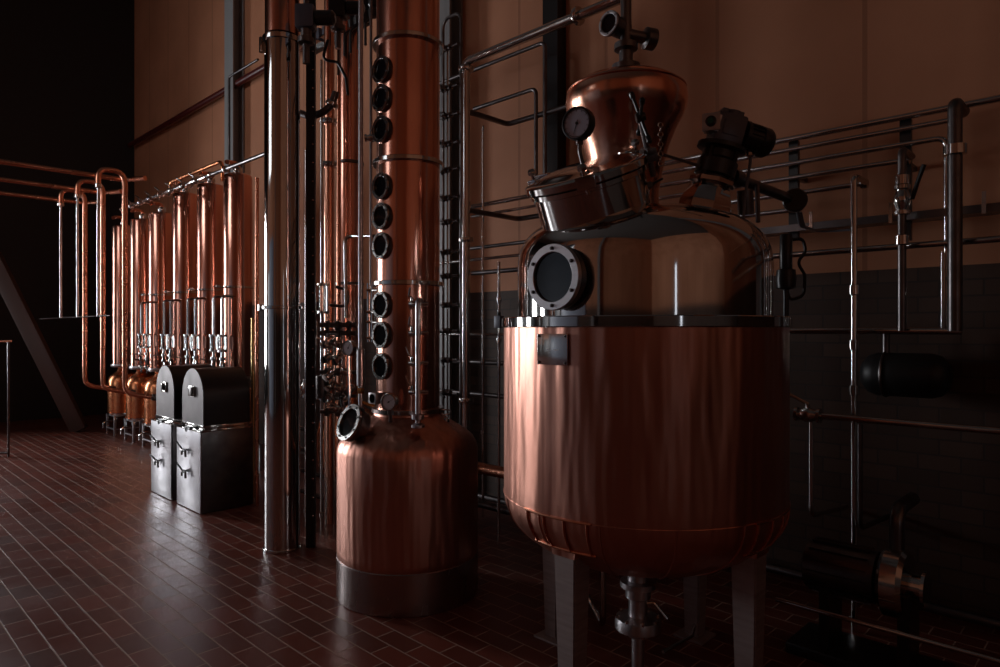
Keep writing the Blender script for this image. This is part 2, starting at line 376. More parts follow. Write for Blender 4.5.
# legs
for i, (dx, dy) in enumerate([(-1,0),(0,-1),(1,0),(0,1)]):
    c = T+V((dx*.55, dy*.55, 0)); b = MB()
    hw0, hw1 = .042, .058
    vs = []
    for z, h in ((.012, hw0), (.74, hw1)):
        vs.append([b.b.verts.new(c+V((sx*h, sy*h, z))) for sx, sy in ((-1,-1),(1,-1),(1,1),(-1,1))])
    b.skin(vs[0], vs[1]); b.b.faces.new(vs[0][::-1]); b.b.faces.new(vs[1])
    bmesh.ops.bevel(b.b, geom=[e for e in b.b.edges], offset=.006, segments=2, affect='EDGES')
    leg = b.build('leg', M['legsteel'], still)
    MB().box(c+V((0,0,.006)), (.17,.17,.012), bev=.003).build('foot_plate', M['legsteel'], leg)
    # copper saddle between leg and dish
    b = MB(); vs = []
    for z, h, o in ((.72, .061, 0), (.80, .070, .0), (.86,.078,.0)):
        vs.append([b.b.verts.new(c+V((dx*o,dy*o,0))+V((sx*h, sy*h, z))) for sx, sy in ((-1,-1),(1,-1),(1,1),(-1,1))])
    b.skin(vs[0], vs[1]); b.skin(vs[1], vs[2]); b.b.faces.new(vs[0][::-1]); b.b.faces.new(vs[2])
    b.build('leg_saddle', M['copper'], leg)
    # bead grid around the saddle
    th0 = math.atan2(dy, dx); b = MB()
    def dp(th, q): return T+V((math.cos(th)*(TR*math.sin(q)+.003), math.sin(th)*(TR*math.sin(q)+.003), .905-.362*math.cos(q)))
    for th in (-.24,-.08,.08,.24): b.tube([dp(th0+th, R(90-x)) for x in (0,6,12,18,24)], .006, 0, 6)
    for q in (90,66): b.tube([dp(th0+th, R(q)) for th in (-.27,-.18,-.09,0,.09,.18,.27)], .006, 0, 6)
    b.build('saddle_bead', M['copper_pipe'], leg)
# main porthole
sight_port(still, T+V((-(DR+.075),0,1.925)), (-1,0,0), .142, .1, 'porthole', 6, 'brushed')
# nameplate
c = T+V((-(TR+.006),0,1.618)); b = MB(); b.box(c, (.004,.165,.132), bev=.0015); npl = b.build('nameplate', M['steel'], still)
for sy in (-1,1):
    for sz in (-1,1): MB().lathe([(.005,0),(.005,.004),(.002,.006)], c+V((-.002,sy*.072,sz*.056)), (-1,0,0), 8).build('screw', M['bolt'], npl)
b = MB()
for k, w in enumerate((.012,.006,.0,.004,.01,.004)):
    if w: b.box(c+V((-.0026,.022-k*.011,-.002)), (.001,w,.005))
npt = b.build('engraving', M['dial'], npl)
for s in (-.085,.085):
    pass
# tilted manway drum with bolted lid on the shoulder
ha = V((-math.sin(R(24)), 0, math.cos(R(24)))); hb = T+V((-.30,.03,2.16)); HR = .262; DZ = .055; hl = hb+ha*DZ
b = MB(); b.lathe([(HR*.98,-.14),(HR*.98,.0),(HR*.98,.17+DZ),(HR*1.04,.175+DZ),(HR*1.04,.195+DZ),(HR*.9,.197+DZ)], hb, ha, 64, caps=False)
man = b.build('manway', M['chrome'], still)
b = MB(); b.lathe([(HR*1.05,.200),(HR*1.09,.206),(HR*1.09,.232),(HR*1.05,.240),(HR*.96,.243),(HR*.8,.255),(HR*.5,.268),(HR*.2,.274),(0,.275)], hl, ha, 64, caps=False)
b.lathe([(HR*1.05,.200),(0,.199)], hl, ha, 64, caps=False)
lid = b.build('manway_lid', M['chrome'], man)
mh = basis(ha)
def hp(ang, rr, z): return hl + mh @ V((rr*math.cos(ang), rr*math.sin(ang), 0)) + ha*z
# direction helper: angle in lid plane facing a world direction
def hang(d):
    l = mh.transposed() @ V(d); return math.atan2(l.y, l.x)
ac = hang((-.85,-.53,0))
for da in (0, 2.1, -2.1):
    a = ac+da; o = hp(a, HR*1.06, .218); rd = (hp(a,1,0)-hp(a,0,0)).normalized(); tg = ha.cross(rd); mm = Matrix((rd, tg, ha)).transposed()
    b = MB(); b.box(o, (.05,.085,.062), mm, .006); b.box(o-rd*.045+ha*.036, (.08,.03,.016), mm, .004)
    b.cyl(o-ha*.05+rd*.012, o+ha*.07+rd*.012, .010, n=10)
    cl = b.build('clamp', M['steel'], man)
    MB().lathe([(.018,0),(.022,.006),(.022,.018),(.012,.03)], o+ha*.05+rd*.012, ha, 6).build('clamp_nut', M['steel'], cl)
# lid lettering ring / small central boss
b = MB().torus(hl+ha*.262, ha, .055, .004, 24, 6); b.build('lid_handle', M['steel'], lid)
# hinge and star handwheel on the right of the manway
a = hang(RT*1.0+V((0,0,.1))); o = hp(a, HR*1.13, .22); rd = (hp(a,1,0)-hp(a,0,0)).normalized(); tg = ha.cross(rd)
b = MB(); mm = Matrix((rd, tg, ha)).transposed()
b.box(o, (.06,.09,.06), mm, .006); b.tube([o-ha*.10, o+ha*.16], .014, 0, 10); b.box(o+ha*.02, (.035,.14,.03), mm, .005)
hin = b.build('hinge', M['darksteel'], man)
b = MB(); hub = o+ha*.17; b.lathe([(.02,-.02),(.028,0),(.02,.02)], hub, rd, 14)
for k in range(4):
    an = R(35)+k*PI/2; d = ha*math.cos(an)+tg*math.sin(an); b.cyl(hub, hub+d*.115, .0085, .0075, 8); b.lathe([(.009,0),(.013,.006),(.013,.03),(.008,.036)], hub+d*.10, d, 10)
b.build('star_handle', M['blackpaint'], hin)
b = MB(); hub = o-ha*.14-RT*.03
b.lathe([(.014,-.02),(.018,0),(.014,.02)], hub, -FW, 12)
for k in range(3):
    an = R(25)+k*2*PI/3; d = RT*math.cos(an)+V((0,0,1))*math.sin(an); b.cyl(hub, hub+d*.07, .006, .005, 8)
b.build('wing_handle', M['blackpaint'], hin)
b = MB()   # chain hanging from the hinge
for k in range(9):
    q = o+rd*.055+V((0,0,.12-.022*k)); b.torus(q, RT if k%2 else FW, .011, .0028, 12, 5)
b.build('chain', M['steel'], hin)
# gauge on the manway
gc = onD(576.5,123,2.95); gax = (-FW*.83 - RT*.55 + V((0,0,-.05)))
b = MB(); foot = onD(584,170,3.0); b.tube([gc-gax.normalized()*.03+V((0,0,-.055)), gc-gax.normalized()*.03+V((.0,0,-.12)), foot], .009, .03, 10)
b.lathe([(.016,0),(.016,.02)], gc-gax.normalized()*.03+V((0,0,-.09)), (0,0,1), 6)
b.build('gauge_stem', M['darksteel'], still)
gauge_parts(still, gc, gax, .074, 'darkdial', 'blackpaint', 250)
# inverted onion helmet
HC = onD(626, 330, 3.42); HC.z = 0
prof = [(.235,2.235),(.20,2.25),(.175,2.28),(.165,2.33),(.163,2.40),(.172,2.50),(.190,2.60),(.214,2.69),(.245,2.77),(.280,2.835),(.300,2.88),(.307,2.92),(.302,2.96),(.283,2.99),(.245,3.015),(.19,3.035),(.12,3.055),(.06,3.07),(.05,3.09)]
prof = [(q, z if z < 2.5 else z-.06) for q, z in prof]
b = MB(); b.lathe(prof, HC, (0,0,1), 72); b.torus(HC+V((0,0,2.915)), (0,0,1), .296, .005, 64, 6)
hel = b.build('helmet', M['copper_shiny'], still)
top = HC+V((0,0,3.02))
b = MB(); b.lathe([(.06,-.01),(.072,0),(.072,.03),(.035,.045),(.035,.10),(.06,.11),(.06,.14),(.03,.15),(.03,.23)], top, (0,0,1), 24)
b.lathe([(.03,0),(.03,.10),(.055,.11),(.055,.16),(0,.165)], top+V((0,0,.19)), RT*.95+FW*.3+V((0,0,-.05)), 20)
nz = b.build('helmet_nozzle', M['darksteel'], still)
sight_port(nz, top+V((0,0,.225))-RT*.10-FW*.05, -RT*.75-FW*.65, .062, .12, 'sight_glass', 6, 'brushed')
pipe_top = [top+V((0,0,.2)), top+V((0,0,1.6))]
MB().tube(pipe_top, .028).build('vapour_pipe', M['darksteel'], nz)
# agitator gear motor on the dome
mb = onD(706, 205, 3.36); ma = (V((0,0,1)) + RT*.26 - FW*.05).normalized(); r1 = (RT - ma*RT.dot(ma)).normalized(); f1 = ma.cross(r1)  # f1: away from camera-ish
mm = Matrix((r1, f1, ma)).transposed()
b = MB(); b.lathe([(.135,-.08),(.135,.0),(.125,.03),(.105,.085),(.09,.10),(.115,.105),(.115,.125),(.08,.13)], mb, ma, 8)
ag = b.build('agitator_mount', M['chrome'], still)
b = MB(); b.lathe([(.085,.12),(.085,.14),(.10,.15),(.10,.22),(.085,.235),(.085,.27),(.12,.28),(.12,.30)], mb, ma, 28)
for k in range(4):
    an = PI/4+k*PI/2; b.cyl(mb+mm@V((.09*math.cos(an),.09*math.sin(an),.11)), mb+mm@V((.09*math.cos(an),.09*math.sin(an),.3)), .01, n=8)
b.build('agitator_lantern', M['blackpaint'], ag)
gcn = mb+ma*.375+r1*.0
mot = MB().box(gcn, (.15,.16,.15), mm, .02)
mot.lathe([(.05,0),(.05,.03),(.03,.035)], gcn+ma*.07+r1*.01, ma, 12)
for s in (-1,1): mot.box(gcn+ma*.085+r1*.04*s, (.03,.09,.03), mm, .006)
g = mot.build('gearbox', M['bluegrey'], ag)
MB().box(gcn-f1*(.083 if f1.dot(FW) > 0 else -.083)-ma*.0, (.08,.006,.07), mm, .002).build('rating_plate', M['bluegrey'], g)
fc = -FW if True else FW
o = gcn - r1*.085-FW*.05
hx = MB(); hx.box(o, (.05,.09,.085), mm, .006); dq = (-FW*.9-RT*.45).normalized(); hx.box(o+dq*.045, (.085,.085,.012), basis(dq), .003); hb2 = hx.build('shaft_cover', M['brushed'], g)
d = (-FW*.9-RT*.45).normalized()
MB().lathe([(.024,-.02),(.026,.0),(.026,.010),(.020,.014)], o+d*.05, d, 20).build('shaft_cap', M['blackpaint'], hb2)
MB().lathe([(.014,0),(.014,.003)], o+d*.063, d, 18).build('indicator', M['greenled'], hb2)
o = gcn + r1*.07; ax = (r1+f1*.15).normalized()
b = MB(); b.lathe([(.05,0),(.078,.01),(.078,.03),(.066,.035),(.066,.10),(.074,.105),(.074,.145),(.06,.165),(0,.168)], o, ax, 24)
m2 = basis(ax)
for k in range(16):
    an = k*PI/8; u = m2@V((math.cos(an),math.sin(an),0)); w = ax.cross(u); b.box(o+ax*.065+u*.068, (.012,.004,.07), Matrix((u,w,ax)).transposed())
mt_ = b.build('electric_motor', M['blackpaint'], ag)
MB().tube([o+ax*.06-V((0,0,.06)), o+ax*.06-V((0,0,.12)), o+ax*.03-V((0,0,.3)), o+ax*.02-V((0,0,.42))], .008, .06, 8).build('motor_cable', M['cable'], mt_)
MB().lathe([(.02,0),(.02,.035),(.01,.045)], o+ax*.06-V((0,0,.05)), (0,0,-1), 8).build('cable_gland', M['steel'], mt_)
# lever arm across the dome (left of the motor)
b = MB(); b.tube([onD(648,150,3.3), onD(700,166,3.3)], .008, 0, 8); b.build('agitator_rod', M['darksteel'], ag)
# pipe arm ending in a round cover, right of the motor
a0 = onD(735,178,3.45); a1 = onD(788,198,3.75); b = MB(); b.tube([a0, a1], .028, 0, 16); b.lathe([(.045,-.03),(.045,.03)], a0, a1-a0, 18)
arm = b.build('side_arm', M['darksteel'], still)
d = (-FW*.9-RT*.35).normalized(); MB().lathe([(.05,-.05),(.064,-.045),(.066,0),(.06,.008),(0,.009)], onD(795,200,3.74), d, 28).build('arm_cover', M['blackpaint'], arm)
b = MB(); b.tube([onD(745,190,3.4), onD(746,215,3.42)], .04, 0, 16); b.tube([onD(757,185,3.5), onD(758,222,3.45)], .012, 0, 10); b.build('dome_nozzle', M['darksteel'], still)
# bottom outlet
b = MB(); o = T+V((-.03,-.04,0))
b.lathe([(.05,.56),(.05,.50),(.085,.495),(.085,.47),(.06,.465),(.06,.42),(.045,.41),(.045,.33),(.105,.32),(.11,.30),(.11,.27),(.09,.26),(.06,.24),(.03,.235),(.03,.05)][::-1], onD(638,330,3.22)*1-V((0,0,EYE)), (0,0,1), 32)
outl = b.build('outlet', M['brushed'], still)
oc = onD(638,330,3.22); oc.z = 0
m_ = MB()
for k in range(8):
    an = k*PI/4; m_.lathe([(.009,-.035),(.009,.035)], oc+V((.098*math.cos(an),.098*math.sin(an),.295)), (0,0,1), 6)
m_.build('bolt', M['steel'], outl)
MB().tube([oc+V((0,0,.38)), oc+V((0,0,.40))+RT*.07-FW*.02, oc+V((0,0,.33))+RT*.13-FW*.04], .009, .02, 8).build('outlet_lever', M['steel'], outl)
MB().lathe([(.055,0),(.055,.012),(.032,.02),(.032,.06)], oc, (0,0,1), 20).build('floor_flange', M['brushed'], outl)

# ================================================================== COLUMN STILL (small pot with tall column)
dd = 4.45; az = R(-7.8); PC = FW*(dd*math.cos(az)) + RT*(dd*math.sin(az))
PX, PY = PC.x, PC.y; PR = .46; CR = .206
P0 = V((PX,PY,0))
cs = thing('column_still', 'squat copper pot with a tall copper column carrying a row of round portholes', 'still', P0)
b = MB(); b.lathe([(PR-.004,0),(PR,.004),(PR,.25),(PR-.006,.256)], P0, (0,0,1), 80)
b.build('base_band', M['band'], cs)
b = MB(); b.lathe([(PR-.008,.25),(PR-.004,.256),(PR-.002,.30),(PR-.002,.7),(PR-.002,.92),(PR-.012,.965),(PR-.035,1.005),(PR-.075,1.04),(PR-.13,1.075),(PR-.19,1.11),(PR-.235,1.15),(CR+.015,1.18)], P0, (0,0,1), 80)
b.build('pot', M['copper'], cs)
b = MB(); b.lathe([(CR,1.16),(CR,2.2),(CR,3.2),(CR,5.3)], P0, (0,0,1), 64); col = b.build('column', M['copper_column'], cs)
MB().annulus(P0+V((0,0,1.165)), (0,0,1), CR-.02, CR+.03, .03, 56).build('column_flange', M['band'], cs)
for z in (2.0, 2.785, 3.56, 4.35):
    MB().annulus(P0+V((0,0,z-.014)), (0,0,1), CR-.01, CR+.026, .028, 56).build('clamp_ring', M['steel'], cs)
pd = 4.28
for py in (69,98,129,186,216,245.5,305,335,366.5):
    c = P0+V((-(CR+.022),0,0)); c.z = hz(py, V(c).dot(FW))
    sight_port(cs, c, (-1,0,0), .086, .08, 'porthole', 8, 'steel')
c = P0+V((-(CR+.05),0,0)); c.z = hz(398, V(c).dot(FW)); b = MB(); b.box(c+V((.02,0,0)), (.10,.08,.07), bev=.006); b.cyl(c+V((-.03,0,0)), c+V((.08,0,0)), .03); b.build('sensor_box', M['darksteel'], cs)
# tilted manhole
md = (V((-1,.05,0)) + V((0,0,.42))).normalized(); mc = onD(348,422,4.12)
sight_port(cs, mc, md, .118, .10, 'manhole', 8, 'steel')
# temperature gauge on the shoulder
gc = onD(388.5,402,4.05); gx = V((-1,-.4,0))
gauge_parts(cs, gc, gx, .055, 'dial', 'steel', 30)
b = MB(); b.tube([gc-gx.normalized()*.02+V((0,0,-.05)), gc-gx.normalized()*.02+V((.01,.01,-.125))], .012, 0, 10); b.lathe([(.02,0),(.02,.03)], gc-gx.normalized()*.02+V((0,0,-.08)), (0,0,1), 6)
b.build('gauge_stem', M['darksteel'], cs)
# take-off line with valves
x0 = onD(418,300,4.05); x1 = onD(418,428,4.05); tr = (RT*.0+FW).normalized()
b = MB(); b.tube([x0+FW*.15, x0, x1], .016, .04, 14); b.lathe([(.03,0),(.04,.004),(.04,.02),(.024,.03)], x1, (0,0,1), 16); b.lathe([(.028,.05),(.038,.055),(.038,.08),(.028,.085)], x1, (0,0,1), 16)
tk = b.build('takeoff_line', M['brushed'], cs)
for py in (304,333,363,392):
    c = onD(412,py,4.08); b = MB(); b.lathe([(.012,-.10),(.012,-.05),(.026,-.045),(.026,-.02),(.018,-.015),(.022,.0),(.012,.02)], c, -RT, 14)
    b.cyl(c, c+V((0,0,.04)), .009); v = b.build('valve', M['steel'], tk)
    MB().tube([c+V((0,0,.035)), c+V((0,0,.05))-RT*.02, c+V((0,0,.10))-RT*(.012 if py < 350 else .04)], .006, .01, 8).build('handle', M['steel'], v)
# wire handle loop on the shoulder
c = onD(445,412,4.35); b = MB()
b.torus(c, (FW*-.3+V((0,0,1))), .038, .005, 24, 6); b.tube([c-RT*.03, c-RT*.015-V((0,0,.05))], .005, 0, 6); b.tube([c+RT*.03, c+RT*.015-V((0,0,.05))], .005, 0, 6); b.lathe([(.03,-.07),(.03,-.045),(.015,-.04)], c, (0,0,1), 14)
b.build('lifting_loop', M['steel'], cs)

# ================================================================== STAINLESS TUBE
dd = 5.49; az = R(-18.0); S0 = FW*(dd*math.cos(az)) + RT*(dd*math.sin(az)); SR = .134
sc = thing('steel_column', 'tall mirror-polished stainless column standing on the tiles left of the squat copper pot', 'column', S0)
MB().lathe([(SR,.0),(SR,2),(SR,3.94)], S0, (0,0,1), 64).build('shell', M['chrome'], sc)
MB().annulus(S0, (0,0,1), SR-.005, SR+.010, .02, 56).build('foot_ring', M['steel'], sc)
b = MB(); b.annulus(S0+V((0,0,1.86)), (0,0,1), SR-.005, SR+.02, .026, 56)
b.box(S0-RT*(SR+.025)-FW*.02+V((0,0,1.873)), (.04,.03,.05), bev=.004); b.build('clamp_ring', M['steel'], sc)
b = MB(); b.lathe([(SR+.012,3.93),(SR+.014,3.94),(SR+.014,3.965),(SR,3.975),(SR-.03,3.98),(0,3.985)], S0, (0,0,1), 56); b.build('top_cap', M['steel'], sc)
MB().lathe([(SR*.97,3.985),(SR*.97,7.0)], S0, (0,0,1), 48).build('upper_shell', M['copper_column'], sc)
q = S0-RT*(SR+.01)-FW*.05; b = MB(); b.box(q+V((0,0,3.9)), (.03,.03,.12), bev=.004); b.build('cap_latch', M['steel'], sc)
# perforated upright beside it
u0 = onZ(311, 547); b = MB(); b.box(u0+V((0,0,2.3)), (.07,.04,4.6), Matrix((RT,FW,V((0,0,1)))).transposed(), .003)
u = thing('strut_upright', 'black perforated steel upright close on the right of the polished stainless column', 'support', u0)
b.build('profile', M['blackpaint'], u)
b = MB()
for k in range(30): b.lathe([(.007,0),(.007,.004),(.004,.006)], u0+RT*.022-FW*.021+V((0,0,.25+.145*k)), -FW, 8)
b.build('rivet', M['steel'], u)

# ================================================================== ROW OF COPPER COLUMNS
CX = 3.6
cols_px = [238, 211, 186, 162, 143, 124]
which = ['nearest of the six slim copper columns, its top beside the polished stainless column',
 'second slim copper column in the row, counted from the polished stainless column',
 'third slim copper column in the row from the polished stainless column',
 'slim copper column fourth along the row, its copper boiler half hidden by the arched cabinets',
 'fifth slim copper column in the row, standing on a bottle-shaped copper boiler',
 'farthest slim copper column of the row, against the dark end of the hall']
def ycol(px):
    k = (px-500)/F; return CX*(RT.x-k*FW.x)/(k*FW.y-RT.y)
CY = []
for i, px in enumerate(cols_px):
    y = ycol(px); CY.append(y); tall = i < 3; o = V((CX, y, 0)); r = .165 if tall else .178
    zt = 3.58 if tall else 3.42
    t = thing('copper_column', which[i], 'column', o, 'slim copper columns in a row')
    zb = 1.12
    MB().lathe([(r*.8,zb),(r,zb+.02),(r,2.2),(r,zt-.05),(r*.96,zt-.02),(r*.7,zt),(.05,zt+.02)], o, (0,0,1), 40).build('column_shell', M['copper_column'], t)
    MB().lathe([(r*.7,zb-.03),(r*1.05,zb-.025),(r*1.1,zb),(r*1.05,zb+.025),(r*.7,zb+.03)], o, (0,0,1), 32).build('column_flange', M['brushed'], t)
    pr = .235
    pb = MB(); pb.lathe([(pr*.9,.34),(pr,.36),(pr,.80),(pr*.985,.88),(pr*.9,.94),(pr*.7,.985),(.11,1.02),(.09,1.06),(.10,1.10)], o, (0,0,1), 40)
    pot = pb.build('boiler', M['copper_bright'], t)
    MB().annulus(o+V((0,0,.325)), (0,0,1), pr-.02, pr+.012, .03, 40).build('boiler_ring', M['steel'], pot)
    for sx in (-1,1):
        for sy in (-1,1):
            MB().box(o+V((sx*.19, sy*.19, .16)), (.035,.035,.32), bev=.003).build('leg', M['brushed'], t)
    b = MB(); b.box(o+V((-.19,0,.1)), (.025,.38,.025)); b.box(o+V((0,-.19,.1)), (.38,.025,.025)); b.box(o+V((0,0,.315)), (.42,.42,.02)); b.build('frame', M['brushed'], t)
    # drain elbow
    MB().tube([o+V((-.1,0,.30)), o+V((-.1,0,.22)), o+V((-.32,-.05,.22)), o+V((-.32,-.05,.12))], .014, .05, 10).build('drain_elbow', M['steel'], t)
    # top elbow
    MB().tube([o+V((0,0,zt)), o+V((0,0,zt+.13)), o+V((-.12,.0,zt+.13)), o+V((-.2,-.15,zt+.09))], .028, .07, 12).build('top_elbow', M['copper_pipe'], t)
    MB().lathe([(.05,-.03),(.055,-.01),(.055,.01),(.05,.03)], o+V((0,0,zt+.05)), (0,0,1), 18).build('top_union', M['steel'], t)
    if i < 4:
        # sight-glass station on the front: two steel tubes, a glass jar, valve block
        for k, (dx, dy) in enumerate(((-.25,.10),(-.25,-.14))):
            q = o+V((dx,dy,0))
            MB().tube([q+V((.12,0,2.10)), q+V((0,0,2.10)), q+V((0,0,1.64))], .017, .04, 10).build('riser', M['steel'], t)
            j = MB().lathe([(.036,1.62),(.052,1.625),(.052,1.645),(.036,1.65)], q, (0,0,1), 20)
            j.lathe([(.036,1.44),(.052,1.445),(.052,1.465),(.036,1.47)], q, (0,0,1), 20)
            for w in range(4):
                an = PI/4+w*PI/2; j.cyl(q+V((.046*math.cos(an),.046*math.sin(an),1.45)), q+V((.046*math.cos(an),.046*math.sin(an),1.64)), .005, n=6)
            jj = j.build('sight_jar', M['steel'], t)
            MB().lathe([(.036,1.468),(.036,1.624)], q, (0,0,1), 20).build('glass', M['glass'], jj)
            v = MB(); v.lathe([(.014,1.08),(.014,1.16),(.034,1.165),(.034,1.19),(.02,1.2),(.03,1.24),(.034,1.27),(.03,1.3),(.02,1.34),(.036,1.35),(.036,1.375),(.018,1.38),(.018,1.45)], q, (0,0,1), 16)
            v.tube([q+V((0,0,1.27)), q+V((-.09,0,1.27)), q+V((-.09,0,1.34))], .012, .02, 8); v.tube([q+V((0,0,1.20)), q+V((-.03,-.1,1.20)), q+V((-.03,-.1,1.32))], .010, .02, 8)
            vv = v.build('valve_cluster', M['chrome'], t)
            MB().tube([q+V((-.09,0,1.345)), q+V((-.14,.05,1.36))], .009, 0, 8).build('handle', M['steel'], vv)
        cb = MB(); cb.annulus(o+V((0,0,2.20)), (0,0,1), r-.005, r+.015, .025, 32); cb.tube([o+V((-r,0,2.21)), o+V((-.30,0,2.21)), o+V((-.30,-.2,2.21))], .009, .02, 8); cb.lathe([(.018,-.02),(.022,0),(.018,.02)], o+V((-.30,-.12,2.21)), (0,1,0), 10)
        cb.build('bracket', M['steel'], t)
# header pipes above the row
pipe('header_pipe', [V((CX-.24, 6.4, 3.57)), V((CX-.24, 11.3, 3.57))], .022, M['darksteel'], 'long stainless header pipe running above the six slim copper columns',
     clamps=[((CX-.24, y, 3.57), (0,1,0)) for y in [CY[k]+d for k in range(5) for d in (-.2,.2)]])
pipe('header_pipe', [V((CX+.1, 8.6, 3.62)), V((CX+.1, 8.6, 3.88)), V((CX+.1, 10.4, 3.88)), V((CX+.1, 10.4, 3.70))], .024, M['copper_bright'], 'shorter orange copper pipe running beside the stainless header over the slim columns', fil=.1)
vt = thing('valve_manifold', 'cluster of small stainless valves along the header above the slim copper columns', 'valve manifold', (CX-.34, 9.4, 3.32))
for k in range(7):
    q = V((CX-.40, 8.2+.38*k, 3.48)); MB().tube([q, q+V((.12,0,.0)), q+V((.12,0,.07))], .012, .03, 8).build('branch', M['steel'], vt)
    valve_parts(vt, q, (0,1,0), (-.3,0,1), .02, 1.0, M['steel'])
MB().tube([V((CX-.40, 7.9, 3.48)), V((CX-.40, 10.8, 3.48))], .013).build('manifold_tube', M['steel'], vt)

# left copper swan-neck pipes, each steel leg rising into a copper return bend
ul = ['nearest copper swan-neck pipe left of the columns, with a thin steel front leg', 'middle copper swan-neck pipe of three, with a thin steel leg', 'farthest copper swan-neck pipe of three, leftmost in the view']
for k, px in enumerate((125,103,85)):
    a = onX(px, 330, 2.9); y = a.y; z = 3.79
    t = thing('swan_neck_pipe', ul[k], 'pipe', (2.9,y,.86), 'copper swan-neck pipes')
    MB().tube([V((2.585,y,3.55)), V((2.585,y,z)), V((2.9,y,z)), V((2.9,y,.86)), V((3.2,y-.10,.80))], .034, .15, 12).build('copper_bend', M['copper_pipe'], t)
    MB().tube([V((2.585,y,1.88)), V((2.585,y,3.6))], .017).build('steel_leg', M['steel'], t)
    MB().lathe([(.034,-.03),(.045,-.02),(.045,.02),(.034,.03)], V((2.585,y,3.56)), (0,0,1), 16).build('union', M['steel'], t)
    MB().lathe([(.03,-.05),(.045,-.04),(.045,.04),(.03,.05)], V((3.24,y-.11,.79)), (1,-.3,-.1), 14).build('end_coupling', M['darksteel'], t)
pipe('tie_rod', [V((2.585, 9.3, 1.88)), V((2.585, 12.9, 1.88))], .010, M['steel'], 'thin horizontal steel rod tying the lower ends of the swan-neck pipes', 'rod')
pl = ['upper long copper pipe coming in from the left edge of the room', 'middle long copper pipe coming in from the left, just under the upper one', 'lowest of the three long copper pipes coming in from the left']
for k, (y, z) in enumerate(((9.9,3.72),(10.9,3.69),(11.8,3.66))):
    pipe('overhead_pipe', [V((-5.9,y,z)), V((2.95,y,z)), V((3.1,y-.3,z))], .033, M['copper_pipe'], pl[k], fil=.1, group='long copper pipes from the left')
# red pipe and conduit high on the wall
pipe('wall_pipe', [V((4.58,4.9,5.5)), V((4.58,15.1,5.5))], .05, M['redpipe'], 'dark red pipe running along the orange wall high above the slim columns')
a = onX(229,77,4.5); b_ = onX(229,170,4.5); c_ = onX(258,60,4.5)
pipe('wall_conduit', [V((4.5,a.y,3.95)), a, V((4.5,c_.y,a.z))], .018, M['darksteel'], 'thin bent steel conduit crossing the grey pillar above the slim columns', fil=.05)

# far left: sloping beam and small frame
b0 = onD(62,395,11.2); b1 = onD(-8,255,11.2); dr = (b0-b1).normalized(); fl = b0+dr*((b0.z-.02)/abs(dr.z))
b = MB(); mm = basis(dr); b.box((b1+fl)/2, (.10,.26,(fl-b1).length), mm, .004)
tag(b.build('sloping_beam', M['brownpaint']), 'brown beam sloping down to the floor at the dark left edge', 'beam')
f0 = onD(4,330,9.0); t = thing('pipe_stand', 'small upright tubular steel stand cut off by the left edge of the view', 'stand', (f0.x,f0.y,0))
for s in (-.12,.06):
    MB().tube([V((f0.x,f0.y,0))+RT*s, V((f0.x,f0.y,1.55))+RT*s], .014).build('post', M['darksteel'], t)
MB().tube([V((f0.x,f0.y,1.55))-RT*.3, V((f0.x,f0.y,1.55))+RT*.1], .016).build('rail', M['copper_pipe'], t)
MB().tube([V((f0.x,f0.y,.05))-RT*.12, V((f0.x,f0.y,.05))+RT*.06], .014).build('foot_rail', M['darksteel'], t)

